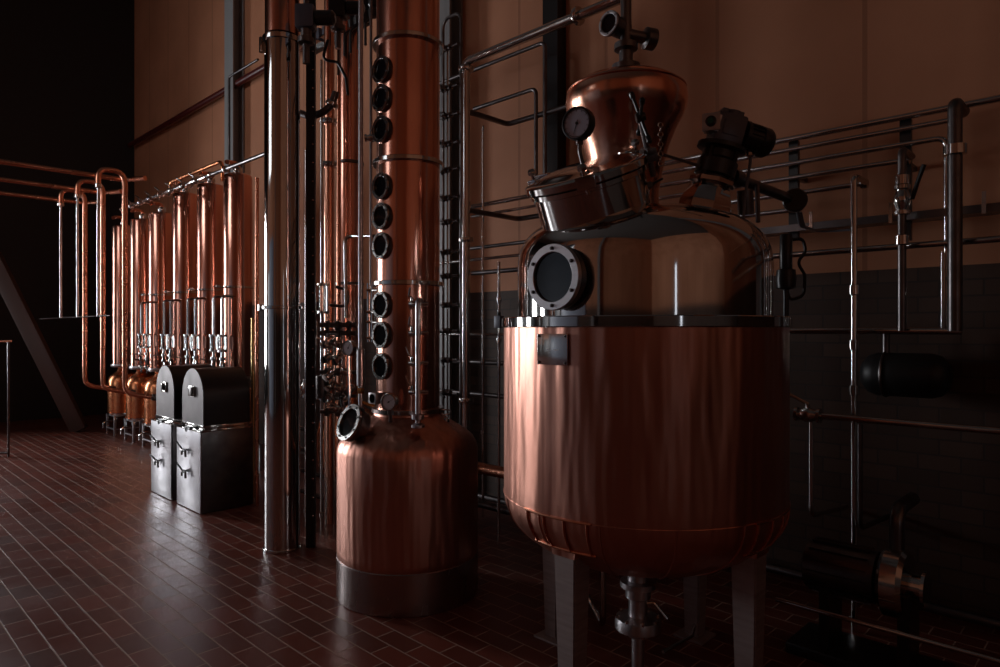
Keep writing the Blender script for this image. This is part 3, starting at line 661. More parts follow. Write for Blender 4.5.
# ================================================================== SPIRIT CABINETS
def cabinet(y0, y1, label, seed):
    X0, X1, H = 2.5, 3.0, .765; yc = (y0+y1)/2; w = y1-y0; o = V((X0, yc, 0))
    t = thing('spirit_safe', label, 'cabinet', ((X0+X1)/2, yc, 0), 'arched steel cabinets on the floor')
    c = V(((X0+X1)/2, yc, 0))
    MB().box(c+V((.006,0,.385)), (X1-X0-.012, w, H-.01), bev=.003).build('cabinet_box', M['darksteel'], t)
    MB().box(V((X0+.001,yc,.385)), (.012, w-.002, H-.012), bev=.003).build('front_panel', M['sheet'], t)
    MB().box(c+V((-.004,0,H-.004)), (X1-X0+.012, w+.008, .014), bev=.004).build('top_plate', M['chrome'], t)
    MB().box(c+V((0,0,.005)), (X1-X0-.04, w-.04, .01)).build('plinth', M['blackpaint'], t)
    # arched hood
    hw = w/2-.035; Z0 = H+.045; Z1 = 1.335
    prof = [(-hw, 0), (-hw, .26)]
    for k in range(1, 16):
        a = PI - PI*k/16; prof.append((hw*math.cos(a), .26+(Z1-Z0-.26)*math.sin(a)))
    prof += [(hw,.26),(hw,0)]
    fx = X0+.035
    h = MB().prism(prof, V((fx+.012,yc,Z0)), (0,1,0), (0,0,1), (X1-fx-.03,0,0)).build('hood', M['blackpaint'], t)
    # front plate with a viewing hole
    b = MB(); o2 = V((fx,yc,Z0)); n = len(prof); hole = []
    hz0, hz1, hy = .265, .345, .055
    outer = [V((fx,yc+p[0],Z0+p[1])) for p in prof]
    per = []
    # matching inner outline points by angle
    cen = V((0, (hz0+hz1)/2))
    for p in prof:
        d = V((p[0], p[1]-cen.y)); s = min(hy/abs(d.x) if abs(d.x) > 1e-6 else 9e9, .04/abs(d.y) if abs(d.y) > 1e-6 else 9e9); per.append((d.x*s, cen.y+d.y*s))
    for xx in (0,):
        vo = [b.b.verts.new(V((fx,yc+p[0],Z0+p[1]))) for p in prof]; vi = [b.b.verts.new(V((fx,yc+p[0],Z0+p[1]))) for p in per]
        wo = [b.b.verts.new(V((fx+.01,yc+p[0],Z0+p[1]))) for p in prof]; wi = [b.b.verts.new(V((fx+.01,yc+p[0],Z0+p[1]))) for p in per]
        b.skin(vo, vi); b.skin(wi, wo); b.skin(wo, vo); b.skin(vi, wi)
    fr = b.build('front_plate', M['arch'], t)
    b = MB(); cz = Z0+cen.y
    for sy in (-1,1): b.box(V((fx-.006,yc+sy*.058,cz)), (.016,.014,.105), bev=.003)
    for sz in (-1,1): b.box(V((fx-.006,yc,cz+sz*.045)), (.016,.13,.014), bev=.003)
    vf = b.build('viewing_frame', M['steel'], fr)
    MB().box(V((fx+.008,yc,cz)), (.004,.11,.08)).build('viewing_pane', M['gasket'], vf)
    if seed: MB().box(V((fx-.022,yc-.02,cz)), (.02,.05,.085), bev=.004).build('latch', M['darksteel'], fr)
    MB().torus(V((fx,yc,0)), (1,0,0), .001, .0005, 4, 3).b.free() if False else None
    # collar and hasp below
    MB().box(V(((fx+X1)/2,yc,H+.024)), (X1-fx+.01, 2*hw+.03, .042), bev=.004).build('collar', M['steel'], t)
    b = MB(); b.box(V((X0-.004,yc-.02,H+.01)), (.03,.12,.03), bev=.005); b.cyl(V((X0-.02,yc-.09,H+.004)), V((X0-.02,yc+.05,H+.004)), .011); b.torus(V((X0-.03,yc-.02,H-.005)), (1,0,0), .018, .005, 16, 6)
    b.build('hasp', M['blackpaint'], t)
    for z in (.56,.36):
        for s in (0,):
            q = V((X0-.035, yc+.04, z)); b = MB(); b.cyl(V((X0+.002,yc+.04,z)), q+V((-.01,0,0)), .012, n=10); b.tube([q+V((0,.06,0)), q, q+V((0,-.05,0)), q+V((0,-.055,-.06))], .011, .015, 8)
            b.lathe([(.018,-.015),(.018,.015)], q, (0,1,0), 10); b.tube([q+V((0,.035,0)), q+V((0,.035,-.05))], .009, 0, 8)
            v = b.build('tap', M['darksteel'], t)
            MB().tube([q+V((-.01,.0,.01)), q+V((-.02,.02,.035)), q+V((-.03,.09,.055+.02*seed))], .008, .01, 8).build('tap_lever', M['black'], v)
    b = MB()
    return t
cabinet(6.27,6.84,'nearer of two arched steel cabinets, its whole dark side in view', 1)
cabinet(6.99,7.55,'farther of two arched steel cabinets, its side hidden behind the nearer one', 0)
pipe('link_pipe', [V((2.52,6.80,.785)), V((2.47,6.85,.80)), V((2.47,6.98,.80)), V((2.52,7.03,.785))], .013, M['chrome'], 'short shiny pipe bridging the gap between the two arched cabinets', fil=.02)

# ================================================================== PIPEWORK BETWEEN THE STILLS
XP = 3.9
v = onX(466, 62, XP)
zt = 3.99
pipe('main_pipe', [V((XP, v.y, .0)), V((XP, v.y, zt)), V((XP, 1.2, zt))], .036, M['steel'], 'thick stainless pipe rising behind the squat pot and turning overhead toward the wall', fil=.06,
     clamps=[((XP, onX(578,10,XP).y, zt), (0,1,0)), ((XP, v.y, 3.93), (0,0,1)), ((XP, v.y, 2.47), (0,0,1)), ((XP, v.y, 1.1), (0,0,1))])
# valve ladder to the left of it
vl = thing('valve_ladder', 'upright rack of small hand valves between two thin pipes against the grey pillar', 'pipe rack', V((4.15, 0, 0))+V((0,onX(451,330,4.15).y,0)))
ya = onX(443,330,4.15).y; yb = onX(461,330,4.15).y; ym = onX(450,330,4.15).y
MB().tube([V((4.15,ya,.15)), V((4.15,ya,4.62)), V((4.15,yb,4.62)), V((4.15,yb,.15))], .015, .10, 10).build('frame_pipe', M['darksteel'], vl)
MB().tube([V((4.12,ym,.25)), V((4.12,ym,4.3))], .009, 0, 8).build('centre_pipe', M['steel'], vl)
for py in (48,88,116,144,170,198,222,252,276,305,331,360,393):
    z = hz(py, V((4.1,ym,0)).dot(FW)); b = MB(); b.tube([V((4.11,ya,z)), V((4.11,yb,z))], .012, 0, 8)
    b.lathe([(.012,-.06),(.028,-.055),(.028,-.035),(.02,-.03),(.03,0),(.02,.03),(.028,.035),(.028,.055),(.012,.06)], V((4.11,ym,z)), (0,1,0), 14)
    b.lathe([(.02,0),(.02,.05),(.026,.055),(.026,.075)], V((4.11,ym,z)), (-1,0,0), 10)
    w = b.build('valve', M['darksteel'], vl)
    d = V((-.35,-random.choice((.9,.6,-.5)),-random.choice((.2,.75,.5)))).normalized()
    MB().tube([V((4.035,ym,z)), V((4.03,ym,z))+d*.12], .010, 0, 8).build('handle', M['black'], w)
# pipes to the right of it, on and near the wall
def wp(name, pix, X, r, m, label, fil=.06, **k):
    return pipe(name, [onX(a, c, X) if not isinstance(a, V) else a for a, c in pix], r, M[m], label, fil=fil, **k)
# each run is given by where it meets a vertical plane; horizontal legs keep one height
def run(name, X, r, m, label, pts, fil=.06, **k):
    P = []
    for q in pts: P.append(V((X if len(q) < 3 else q[2], q[0], q[1])))
    return pipe(name, P, r, M[m], label, fil=fil, **k)
def yX(px, X=4.4): return onX(px, 330, X).y
def zX(px, py, X=4.4): return onX(px, py, X).z
y545, y536, y483 = yX(545), yX(536), yX(483)
run('wall_pipe', 4.4, .018, 'darksteel', 'thin pipe turning down beside the dark pilaster, outermost of two nested bends', [(yX(440),zX(545,42)),(y545,zX(545,42)),(y545,zX(545,175))])
run('wall_pipe', 4.4, .018, 'darksteel', 'thin pipe turning down beside the dark pilaster, inner one of two nested bends', [(yX(474),zX(537,88)),(y536,zX(537,88)),(y536,zX(536,205))])
q0 = V((3.98, v.y-.02, hz(113, V((3.98,v.y,0)).dot(FW)))); q1 = V((4.45, 0, 0)); 
zz = q0.z
pipe('cross_pipe', [V((3.9,v.y,zz)), V((4.42,v.y,zz)), V((4.42,yX(575,4.42),zz))], .024, M['darksteel'], 'dark pipe reaching from the thick upright back to the wall, level with the pressure gauge', fil=.05)
zz2 = hz(211, V((3.98,v.y,0)).dot(FW))
pipe('cross_pipe', [V((3.9,v.y,zz2)), V((4.56,v.y,zz2)), V((4.56,yX(550,4.56),zz2))], .024, M['darksteel'], 'lower dark pipe reaching from the thick upright to the wall behind the manway drum', fil=.05)
run('wall_pipe', 4.3, .02, 'steel', 'upper stainless pipe passing behind the manway drum, joined to the thick upright', [(yX(472,4.3),zX(476,206,4.3)),(2.9,zX(476,206,4.3))])
run('wall_pipe', 4.38, .014, 'steel', 'thin stainless pipe just below the upper one behind the manway drum', [(yX(472,4.38),zX(476,216,4.38)),(2.9,zX(476,216,4.38))])
run('wall_pipe', 4.35, .017, 'darksteel', 'dark pipe running level behind the upper left shoulder of the steel dome', [(yX(460,4.35),zX(500,245,4.35)),(2.9,zX(500,245,4.35))])
run('wall_pipe', 4.35, .014, 'steel', 'thin stainless pipe running level behind the round porthole of the dome', [(yX(440,4.35),zX(500,257,4.35)),(2.9,zX(500,257,4.35))])
run('wall_pipe', 4.2, .02, 'darksteel', 'thick dark pipe behind the left edge of the dome at porthole height', [(yX(472,4.2),zX(500,271,4.2)),(2.9,zX(500,271,4.2))])
run('wall_pipe', 4.35, .013, 'steel', 'long thin stainless pipe at rim height crossing behind both stills', [(yX(436,4.35),1.66),(2.9,1.66)])
run('wall_pipe', 4.35, .022, 'darksteel', 'dark level pipe behind the squat pot, just under rim height', [(yX(436,4.35),1.40),(2.9,1.40)])
run('wall_pipe', 4.35, .022, 'darksteel', 'dark level pipe behind the squat pot, level with its shoulder', [(yX(436,4.35),1.10),(2.9,1.10)])
vp = onX(483,330,4.25)
pipe('drop_pipe', [V((4.25,vp.y,zz-.02)), V((4.25,vp.y,0))], .012, M['steel'], 'slender stainless drop pipe just right of the thick upright', clamps=[((4.25,vp.y,hz(p_,vp.dot(FW))),(0,0,1)) for p_ in (318,362,432)])
vp = onX(499,330,4.0)
pipe('drop_pipe', [V((4.0,vp.y,hz(262,vp.dot(FW)))), V((4.0,vp.y,0))], .012, M['steel'], 'slender stainless drop pipe tight against the left side of the big kettle', clamps=[((4.0,vp.y,hz(p_,vp.dot(FW))),(0,0,1)) for p_ in (300,340)])
c = onX(499,322,3.97); t = thing('junction_box', 'small grey box fixed on the slender pipe beside the big kettle', 'box', c-V((0,0,.06)))
MB().box(c, (.05,.07,.10), bev=.006).build('housing', M['bluegrey'], t); MB().lathe([(.015,0),(.015,.03)], c+V((0,0,.05)), (0,0,1), 10).build('gland', M['black'], t)
# lower level pipes between the pots
for k, (py, r, m, lb) in enumerate(((470,.05,'copper_pipe','stout copper-brown pipe low between the squat pot and the big kettle'),(515,.035,'darksteel','dark pipe near the floor between the squat pot and the big kettle'))):
    z = zX(490,py,4.0); run('low_pipe', 4.0+.2*k, r, m, lb, [(yX(440,4.0),z),(yX(640,4.0),z)])
pipe('low_pipe', [V((4.5,4.8,.10)), V((4.5,-2.0,.10))], .03, M['darksteel'], 'lowest dark pipe running along the floor in front of the brick wall')

# ================================================================== RIGHT WALL PIPE RACK
XR = 4.45
rk = [('uppermost of the stainless wall pipes, leaving the view at the right edge', 865,124.5, -3.0, None, .020),
      ('second stainless wall pipe from the top, stopping just past the tall corner upright', 865,136, yX(960,XR), None, .016),
      ('third stainless wall pipe from the top, turning straight down at its right end', 865,151, yX(947,XR), 2.0, .017),
      ('fourth stainless wall pipe from the top, ending at the valve upright', 865,166.5, yX(910,XR), None, .016),
      ('fifth stainless wall pipe from the top, ending soon past the slim upright', 840,187, yX(868,XR), None, .016),
      ('lowest stainless wall pipe, mostly hidden behind the motor arm', 775,212, yX(800,XR), None, .016)]
for lb, px, py, yend, zdown, r in rk:
    z = zX(px,py,XR)
    pts = [V((XR, 2.9, z)), V((XR, yend, z))]
    if zdown: pts.append(V((XR, yend, 1.69)))
    ends = [] if yend < -1 else [((XR, yend+.02, z), (0,1,0))]
    pipe('wall_pipe', pts, r, M['steel'], lb, fil=.06, clamps=ends if not zdown else [((XR, yend, 2.0), (0,0,1))], group='stainless pipes along the right wall')
pipe('collector_pipe', [V((4.4, 2.9, 3.0)), V((4.4, 2.9, .0))], .04, M['steel'], 'upright collector pipe on the wall behind the copper helmet, joining the level wall pipes', fil=0)
# support brackets
for k, px in enumerate((793, 905)):
    y = yX(px, XR+.03); z0 = zX(px,240,XR); z1 = zX(px,140 if k == 0 else 118,XR)
    t = thing('pipe_bracket', ('steel bracket carrying the wall pipes nearer to the gear motor','steel bracket carrying the wall pipes behind the valve upright')[k], 'bracket', (XR+.05,y,z0))
    MB().box((XR+.05,y,(z0+z1)/2), (.03,.06,z1-z0)).build('rail', M['blackpaint'], t)
    MB().box((XR+.15,y,(z0+z1)/2+.1), (.20,.03,.03)).build('stand_off', M['darksteel'], t)
def upright(px, py0, z1, X, r, label, valves=(), cl=()):
    y = yX(px, X); z = zX(px,py0,X); base = V((X,y,z1)); t = thing('upright_pipe', label, 'pipe', base)
    MB().tube([V((X+.2,y,z)), V((X,y,z)), V((X,y,z1))], r, .04, 14).build('tube', M['darksteel' if r > .02 else 'steel'], t)
    for py in cl: MB().lathe([(r,-.03),(r*1.6,-.025),(r*1.6,.025),(r,.03)], V((X,y,zX(px,py,X))), (0,0,1), 16).build('collar', M['steel'], t)
    for py in valves: valve_parts(t, V((X,y,zX(px,py,X))), (0,0,1), (-.6,-.8,0), r, 1.4, M['black'], .12)
    return t
upright(955,103,1.695,4.2,.034,'tall thick upright pipe at the right end of the wall pipes', cl=(150,))
upright(902,150,1.695,4.25,.022,'upright pipe with a black hand valve in front of the wall pipes', valves=(200,), cl=(180,240))
upright(854,176,.0,4.1,.017,'slim upright pipe standing full height in front of the brick wall', cl=(290,345,390))
# cable tray
z = zX(900,222,4.5); t = thing('cable_tray', 'long steel cable tray with grey cables under the wall pipes', 'cable tray', (4.5,.5,z))
b = MB(); b.box((4.5,-.2,z), (.14,5.2,.006)); b.box((4.43,-.2,z+.02), (.006,5.2,.045)); b.box((4.57,-.2,z+.02), (.006,5.2,.045)); b.build('tray', M['darksteel'], t)
for k in range(4): MB().tube([V((4.47+.022*k,-2.7,z+.018)), V((4.47+.022*k,2.3,z+.018))], .009, 0, 8).build('cable', M['cable'], t)
for k in range(8): MB().box((4.425,-1.6+.45*k,z+.05), (.012,.02,.12)).build('hanger', M['steel'], t)
run('wall_pipe', 4.4, .018, 'steel', 'stainless pipe running just below the cable tray on the right wall', [(2.4,zX(880,248)),(-2.5,zX(880,248))])
run('wall_pipe', 4.3, .020, 'steel', 'level stainless pipe at rim height right of the big kettle', [(2.2,1.695),(yX(962,4.3),1.695)])
# twin short drops at the right
for k, (px, lb) in enumerate(((943,'left one of two short bright drop pipes below the cable tray at right'),)):
    y = yX(px,4.3); pipe('drop_pipe', [V((4.3,y,zX(px,252,4.3))), V((4.3,y,1.70))], .012, M['steel'], lb)
# lower right pipework
z = zX(880,421,4.0)
run('low_pipe', 4.0, .018, 'steel', 'stainless pipe at bench height running right in front of the dark brick wall', [(yX(800,4.0),z),(-2.2,z)])
y = yX(808,4.0)
t = thing('sampling_valve', 'small bright valve on the bench-height pipe right beside the big kettle', 'valve', (4.0,y,z-.04))
valve_parts(t, (4.0,y,z), (0,1,0), (-.2,0,1), .022, 1.2, M['steel'])
pipe('drop_pipe', [V((4.05,y,z-.04)), V((4.05,y,.62)), V((4.69,y,.55))], .014, M['steel'], 'bright short pipe dropping below the bench-height pipe beside the big kettle')
y = yX(860,4.05)
pipe('drop_pipe', [V((4.05,y,z-.03)), V((4.05,y,.60)), V((4.69,y,.55))], .014, M['darksteel'], 'dim short pipe dropping below the bench-height pipe, farther right')
# control valve right of the dome
c = onD(786,275,3.75); t = thing('control_valve', 'slim black actuator valve with looping hoses just right of the steel dome', 'valve', V((c.x,c.y,hz(345,3.75))))
b = MB(); b.lathe([(.030,0),(.034,.01),(.034,.20),(.030,.21)], V((c.x,c.y,hz(272,3.75))), (0,0,1), 18); b.build('actuator', M['blackpaint'], t)
b = MB(); b.lathe([(.015,-.30),(.015,-.10),(.05,-.09),(.055,-.04),(.05,.01),(.03,.02)], V((c.x,c.y,hz(272,3.75))), (0,0,1), 18); b.build('valve_body', M['blackpaint'], t)
hosep = [onD(px,py,3.75) for px,py in ((791,240),(803,238),(806,252),(797,262),(805,275),(804,296),(790,300),(787,292))]
MB().tube(hosep, .009, .05, 8).build('hose', M['black'], t)
cab = MB()
for k in range(3): cab.tube([onD(797+k*2,212,3.85), onD(800+k*2,226,3.9), V((4.47,onX(818,234,4.47).y,zX(818,232,4.47))), V((4.47,onX(850,229,4.47).y,zX(850,230,4.47)))], .007, .08, 6)
tag(cab.build('cable_bundle', M['cable']), 'grey cables sweeping from the round arm cover to the cable tray', 'cables')
# pumps standing in the dark at right
def pump(c, label):
    t = thing('transfer_pump', label, 'pump', (c.x,c.y,0), 'transfer pumps by the right wall')
    b = MB(); b.box(c*1+V((0,0,-c.z+.03)), (.34,.7,.06), bev=.01); b.box(V((c.x,c.y+.18,c.z/2)), (.2,.05,c.z-.06)); b.box(V((c.x,c.y-.18,c.z/2)), (.2,.05,c.z-.06)); b.build('base', M['blackpaint'], t)
    b = MB(); b.lathe([(.08,-.3),(.13,-.28),(.13,.05),(.11,.06)], c, (0,-1,0), 28)
    for k in range(14):
        a = k*2*PI/14; u = V((math.cos(a),0,math.sin(a))); b.box(c+u*.135+V((0,.12,0)), (.012,.28,.006), Matrix((u,V((0,1,0)),u.cross(V((0,1,0))))).transposed())
    b.build('motor', M['darksteel'], t)
    b = MB(); b.lathe([(.15,.07),(.17,.09),(.17,.16),(.15,.18),(.06,.19),(.06,.24),(.09,.245),(.09,.26)], c, (0,-1,0), 32); b.build('pump_head', M['steel'], t)
    b = MB(); b.tube([c+V((0,-.13,.10)), c+V((0,-.13,.36)), c+V((.3,-.13,.36))], .035, .09, 12); b.build('discharge_elbow', M['darksteel'], t)
pump(onX(868,330,3.75)-V((0,0,EYE))+V((0,0,.45)), 'transfer pump on a low stand in the dark right of the big kettle')
# floor-level pipes seen right of the kettle
pipe('floor_pipe', [V((3.5,1.4,.30)), V((3.5,.2,.30)), V((3.7,-.3,.30))], .012, M['steel'], 'thin bright pipe near the floor between the kettle legs and the pump')
z0 = zX(940,380,4.1)
c = onX(905,375,4.50); t = thing('pressure_vessel', 'dark round-ended vessel hung on the right wall below rim height', 'vessel', c-V((0,0,.2)))
b = MB(); pr = [(0,-.24)]+[(.13*math.sin(a), -.14-.10*math.cos(a)) for a in (R(30),R(60),R(90))]+[(.13*math.cos(a), .14+.10*math.sin(a)) for a in (0,R(30),R(60))]+[(0,.24)]
b.lathe(pr, c, (0,1,0), 32); b.build('shell', M['black'], t)
MB().box(c+V((.17,0,0)), (.06,.06,.2)).build('wall_bracket', M['darksteel'], t); 
MB().torus(c+V((0,.1,0)), (0,1,0), .132, .008, 32, 6).build('strap', M['darksteel'], t)
MB().tube([c+V((0,.1,.12)), c+V((0,.1,.27))], .02).build('nozzle', M['darksteel'], t)
# drain pipe and small pipe under the kettle
a = onD(603,640,3.75); pipe('drain_pipe', [V((a.x,a.y,.66)), V((a.x,a.y,.04)), V((a.x+.8,a.y+.9,.04))], .018, M['steel'], 'thin stainless drain pipe behind the front leg of the big kettle')
pipe('floor_pipe', [onZ(663,652,.08), onZ(692,636,.08), onZ(700,600,.08)], .010, M['steel'], 'short thin rod lying near the floor right of the kettle outlet')

# ================================================================== BETWEEN STAINLESS COLUMN AND COLUMN STILL
def colm(pxl, pxr, D):
    a0 = math.atan((pxl-500)/F); a1 = math.atan((pxr-500)/F); c = (a0+a1)/2; d = D/math.cos(c); return FW*D + RT*(D*math.tan(c)), d*math.sin((a1-a0)/2)
c, r = colm(337,362,6.3); c.z = 0
t = thing('rear_column', 'broad dim copper column behind the gap left of the porthole column, over a copper pot', 'column', c)
MB().lathe([(r,1.2),(r,3),(r,5.8)], c, (0,0,1), 48).build('column_shell', M['copper_column'], t)
MB().annulus(c+V((0,0,2.12)), (0,0,1), r-.01, r+.02, .025, 40).build('clamp_ring', M['darksteel'], t)
MB().annulus(c+V((0,0,3.25)), (0,0,1), r-.01, r+.02, .025, 40).build('clamp_ring', M['darksteel'], t)
MB().lathe([(.10,.30),(.22,.33),(.29,.42),(.30,.55),(.30,.74),(.28,.84),(.22,.92),(r+.02,.98),(r,1.2)], c, (0,0,1), 48).build('pot', M['copper_bright'], t)
for k in range(3):
    a = k*2*PI/3+.4; MB().cyl(c+V((.22*math.cos(a),.22*math.sin(a),0)), c+V((.22*math.cos(a),.22*math.sin(a),.42)), .02, n=10).build('leg', M['darksteel'], t)
c, r = colm(324,334.5,5.9)
c.z = 0; pipe('copper_riser', [c+V((0,0,0)), c+V((0,0,5.3))], r, M['copper_shiny'], 'bright slender copper riser between the stainless column and the porthole column', fil=0, n=24, clamps=[(c+V((0,0,hz(p_,5.9))),(0,0,1)) for p_ in (122,165)])
c, r = colm(336.5,341,5.8)
c.z = 0; pipe('copper_riser', [c+V((0,0,0)), c+V((0,0,3.9))], r, M['copper_pipe'], 'thin copper riser just right of the bright slender one', fil=0, n=16)
c, r = colm(358,363.5,4.75); c.z = 0
t = thing('steel_riser', 'tall bright stainless riser just left of the column portholes, sleeved at its foot', 'pipe', c+V((0,0,1.05)))
MB().tube([c+V((0,0,1.1)), c+V((0,0,4.6))], r*.95, 0, 14).build('tube', M['brushed'], t)
MB().lathe([(r,1.30),(r*1.5,1.31),(r*1.5,1.56),(r,1.57)], c, (0,0,1), 18).build('sleeve', M['brushed'], t)
MB().tube([c+V((0,0,1.32)), c+V((0,0,1.19)), c+RT*.10+V((0,0,1.16))], .012, .04, 10).build('brass_elbow', M['brass'], t)
MB().lathe([(.022,0),(.026,.01),(.026,.03),(.02,.04)], c+V((0,0,1.25)), (0,0,1), 6).build('brass_nut', M['brass'], t)
# slim stainless risers
rl = ['leftmost slim riser right of the stainless column','second slim riser right of the stainless column','third slim riser, short and ending below the glass flow cylinder','slim riser just left of the bright copper riser']
for k, (px, D, y0, y1) in enumerate(((306,5.75,150,400),(311.5,5.7,284,348),(316,5.7,320,346),(321.5,5.6,60,300))):
    c, r = colm(px-1.3,px+1.3,D); z1 = hz(y0,D); z0 = 0 if k != 2 else hz(y1,D)
    pipe('slim_riser', [V((c.x,c.y,z0)), V((c.x,c.y,z1))], r, M['steel'], rl[k], 'pipe', fil=0, group='slim stainless risers', clamps=[((c.x,c.y,z0+.15),(0,0,1))])
# flow meter glass
c = onD(323,298,5.45); t = thing('flow_cylinder', 'upright glass flow cylinder in a steel cage left of the bright copper riser', 'flow meter', V((c.x,c.y,hz(316,5.45))))
b = MB(); b.lathe([(.03,0),(.048,.004),(.048,.022),(.03,.026)], V((c.x,c.y,hz(314,5.45))), (0,0,1), 20); b.lathe([(.03,0),(.048,.004),(.048,.022),(.03,.026)], V((c.x,c.y,hz(286,5.45))), (0,0,1), 20)
for w in range(4):
    an = w*PI/2+.4; q = V((c.x+.042*math.cos(an), c.y+.042*math.sin(an), 0)); b.cyl(q+V((0,0,hz(313,5.45))), q+V((0,0,hz(285,5.45))), .004, n=6)
b.build('cage', M['steel'], t)
MB().cyl(V((c.x,c.y,hz(312,5.45))), V((c.x,c.y,hz(286,5.45))), .032, n=20).build('glass', M['glass'], t)
def P5_(px, py): return onD(px, py, 5.5)
# valve station cluster with horizontal manifolds
t = thing('valve_station', 'dense cluster of dark pipes, unions and valves behind the tilted manhole', 'valve manifold', V((P5_(330,420).x, P5_(330,420).y, 0)))
def P5(px, py, D=5.5): return onD(px, py, D)
for py in (325,333,372,396,412):
    b = MB(); q0 = P5(320,py); q1 = P5(356,py); b.tube([q0,q1], .019 if py < 340 else .014, 0, 12)
    for k in range(3): b.lathe([(.02,-.02),(.034,-.016),(.034,.016),(.02,.02)], q0.lerp(q1,.2+.3*k), RT, 14)
    b.build('manifold_tube', M['darksteel'], t)
for (px,py) in ((326,345),(336,344),(327,358),(338,360),(346,372),(329,376),(340,388),(328,398),(345,402),(335,408),(350,390),(331,386)):
    q = P5(px,py,5.4); valve_parts(t, q, V((random.choice((-1,1)),random.random(),random.random()*.6)), V((-.5,-.5,.6)), .016, .8, M['steel'], .08)
for px in (326,334,342,350): MB().tube([P5(px,322), V((P5(px,425).x,P5(px,425).y,0))], .010, 0, 8).build('drop_tube', M['steel'], t)
MB().tube([P5(330,305,5.4), P5(348,307,5.4), P5(348,290,5.4), P5(336,287,5.4)], .012, .08, 8).build('looped_tube', M['darksteel'], t)
MB().lathe([(.05,0),(.055,.02),(.055,.16),(.05,.18)], P5(322,398,5.45), (0,0,1), 20).build('filter_cup', M['darksteel'], t)
g_c = onD(348,348,5.1); t2 = thing('round_gauge', 'pale round dial gauge on a thin stem between the stainless column and portholes', 'gauge', onD(352,395,5.1))
gauge_parts(t2, g_c, V((-1,-.2,0)), .062, 'dial', 'steel', 60)
MB().tube([g_c+FW*.03-V((0,0,.05)), g_c+FW*.03+V((.0,0,-.13)), V((onD(353,395,5.1).x,onD(353,395,5.1).y,0))], .012, .04, 8).build('stem', M['steel'], t2)
# brown upright post & stacked connectors left of the portholes
c, r = colm(344,347.5,5.35)
pipe('steel_bend', [onD(346,318,5.35), onD(345,238,5.35), onD(352,236,5.35), onD(374,236,5.0)], .013, M['steel'], 'thin steel pipe bending toward the porthole column at its middle', fil=.06)
t = thing('side_manifold', 'paired short steel tubes fixed left of the lower portholes', 'pipe', onD(371,350,4.7))
for px in (368.5, 372.5):
    MB().tube([onD(px,283,4.62), onD(px,342,4.62)], .011, 0, 10).build('tube', M['steel'], t)
for py in (290,312,322,338):
    b = MB(); q = onD(370.5,py,4.62); b.box(q, (.055,.03,.02), Matrix((RT,FW,V((0,0,1)))).transposed(), .003); b.tube([q, onD(382,py,4.5)], .008, 0, 8); b.build('tube_clamp', M['steel'], t)
# top: bracket with three terminal boxes, actuators and a bend
t = thing('terminal_rack', 'sloping rack of three small pale terminal boxes high beside the stainless column', 'rack', onD(331,48,5.3))
B0 = onX(296,58,3.55); yA, yB = onX(306,330,3.55).y, onX(368,330,3.55).y; zR = onX(331,42,3.55).z
MB().box((3.55,(yA+yB)/2,zR), (.05,yA-yB,.05)).build('rail', M['blackpaint'], t)
for px in (318.5,331,343.5):
    q = onX(px,330,3.50); b = MB(); b.box((3.50,q.y,zR+.075), (.10,.17,.12), bev=.01); bx = b.build('terminal_box', M['bluegrey'], t)
    MB().box((3.49,q.y,zR+.012), (.13,.17,.012)).build('lip', M['steel'], bx)
for k, px in enumerate((352,358,366,373)):
    q = onX(px,330,3.5); b = MB(); b.lathe([(.02,-.09),(.04,-.085),(.045,-.02),(.03,0),(.045,.02),(.045,.09),(.03,.10)], V((3.5,q.y,zR+.06)), (0,0,1), 14); b.tube([V((3.5,q.y,zR-.02)), V((3.42,q.y,zR-.10)), V((3.42,q.y,zR-.3))], .012, .04, 8); b.build('solenoid', M['blackpaint'], t)
for k, (px, py, lb) in enumerate(((306,18,'grey-fronted valve actuator high at the top beside the stainless column'),(338,8,'black valve actuator at the very top between the two tall columns'))):
    q = onD(px,py,5.0 if k == 0 else 5.6); t = thing('valve_actuator', lb, 'actuator', q-V((0,0,.2)), 'valve actuators up high')
    MB().box(q, (.14,.12,.17), Matrix((RT,FW,V((0,0,1)))).transposed(), .015).build('housing', M['bluegrey' if k == 0 else 'blackpaint'], t)
    b = MB(); b.lathe([(.025,-.34),(.025,-.2),(.06,-.19),(.06,-.15),(.04,-.14),(.04,-.08)], q, (0,0,1), 20); b.build('valve_body', M['darksteel'], t)
    b = MB(); b.lathe([(.03,.06),(.055,.08),(.055,.20),(.03,.22)], q, RT, 20); b.build('solenoid', M['blackpaint'], t)
    MB().cyl(q+V((0,0,.08)), V((q.x,q.y,9.0)), .02, n=10).build('pipe', M['darksteel'], t)
c1 = [onD(300,113,5.4), onD(311,117,5.35), onD(324,112,5.3), onD(332,104,5.3), onD(336,92,5.3)]
pipe('bent_connector', c1, .028, M['darksteel'], 'curved dark connector with bright unions crossing the upper copper riser', fil=.1, clamps=[(c1[1], c1[2]-c1[0]), (c1[3], c1[4]-c1[2])])
pipe('instrument_hose', [onD(328,40,5.3), onD(322,60,5.3), onD(338,62,5.3), onD(346,78,5.3), onD(348,95,5.3)], .012, M['black'], 'black hose looping below the terminal boxes', 'hose', fil=.06)
t = thing('sample_valve', 'small black lever valve sticking out left of the upper portholes', 'valve', onD(372,140,4.5)); valve_parts(t, onD(372,138,4.5), RT, (0,0,1), .014, .8)
# column guide pipe left of the portholes
g0 = P0+V((-CR-.04,.10,0)); pipe('guide_pipe', [onD(371,0,4.6)+V((0,0,.6)), onD(371,285,4.6)], .010, M['darksteel'], 'thin dark pipe running down right behind the upper portholes', fil=0)
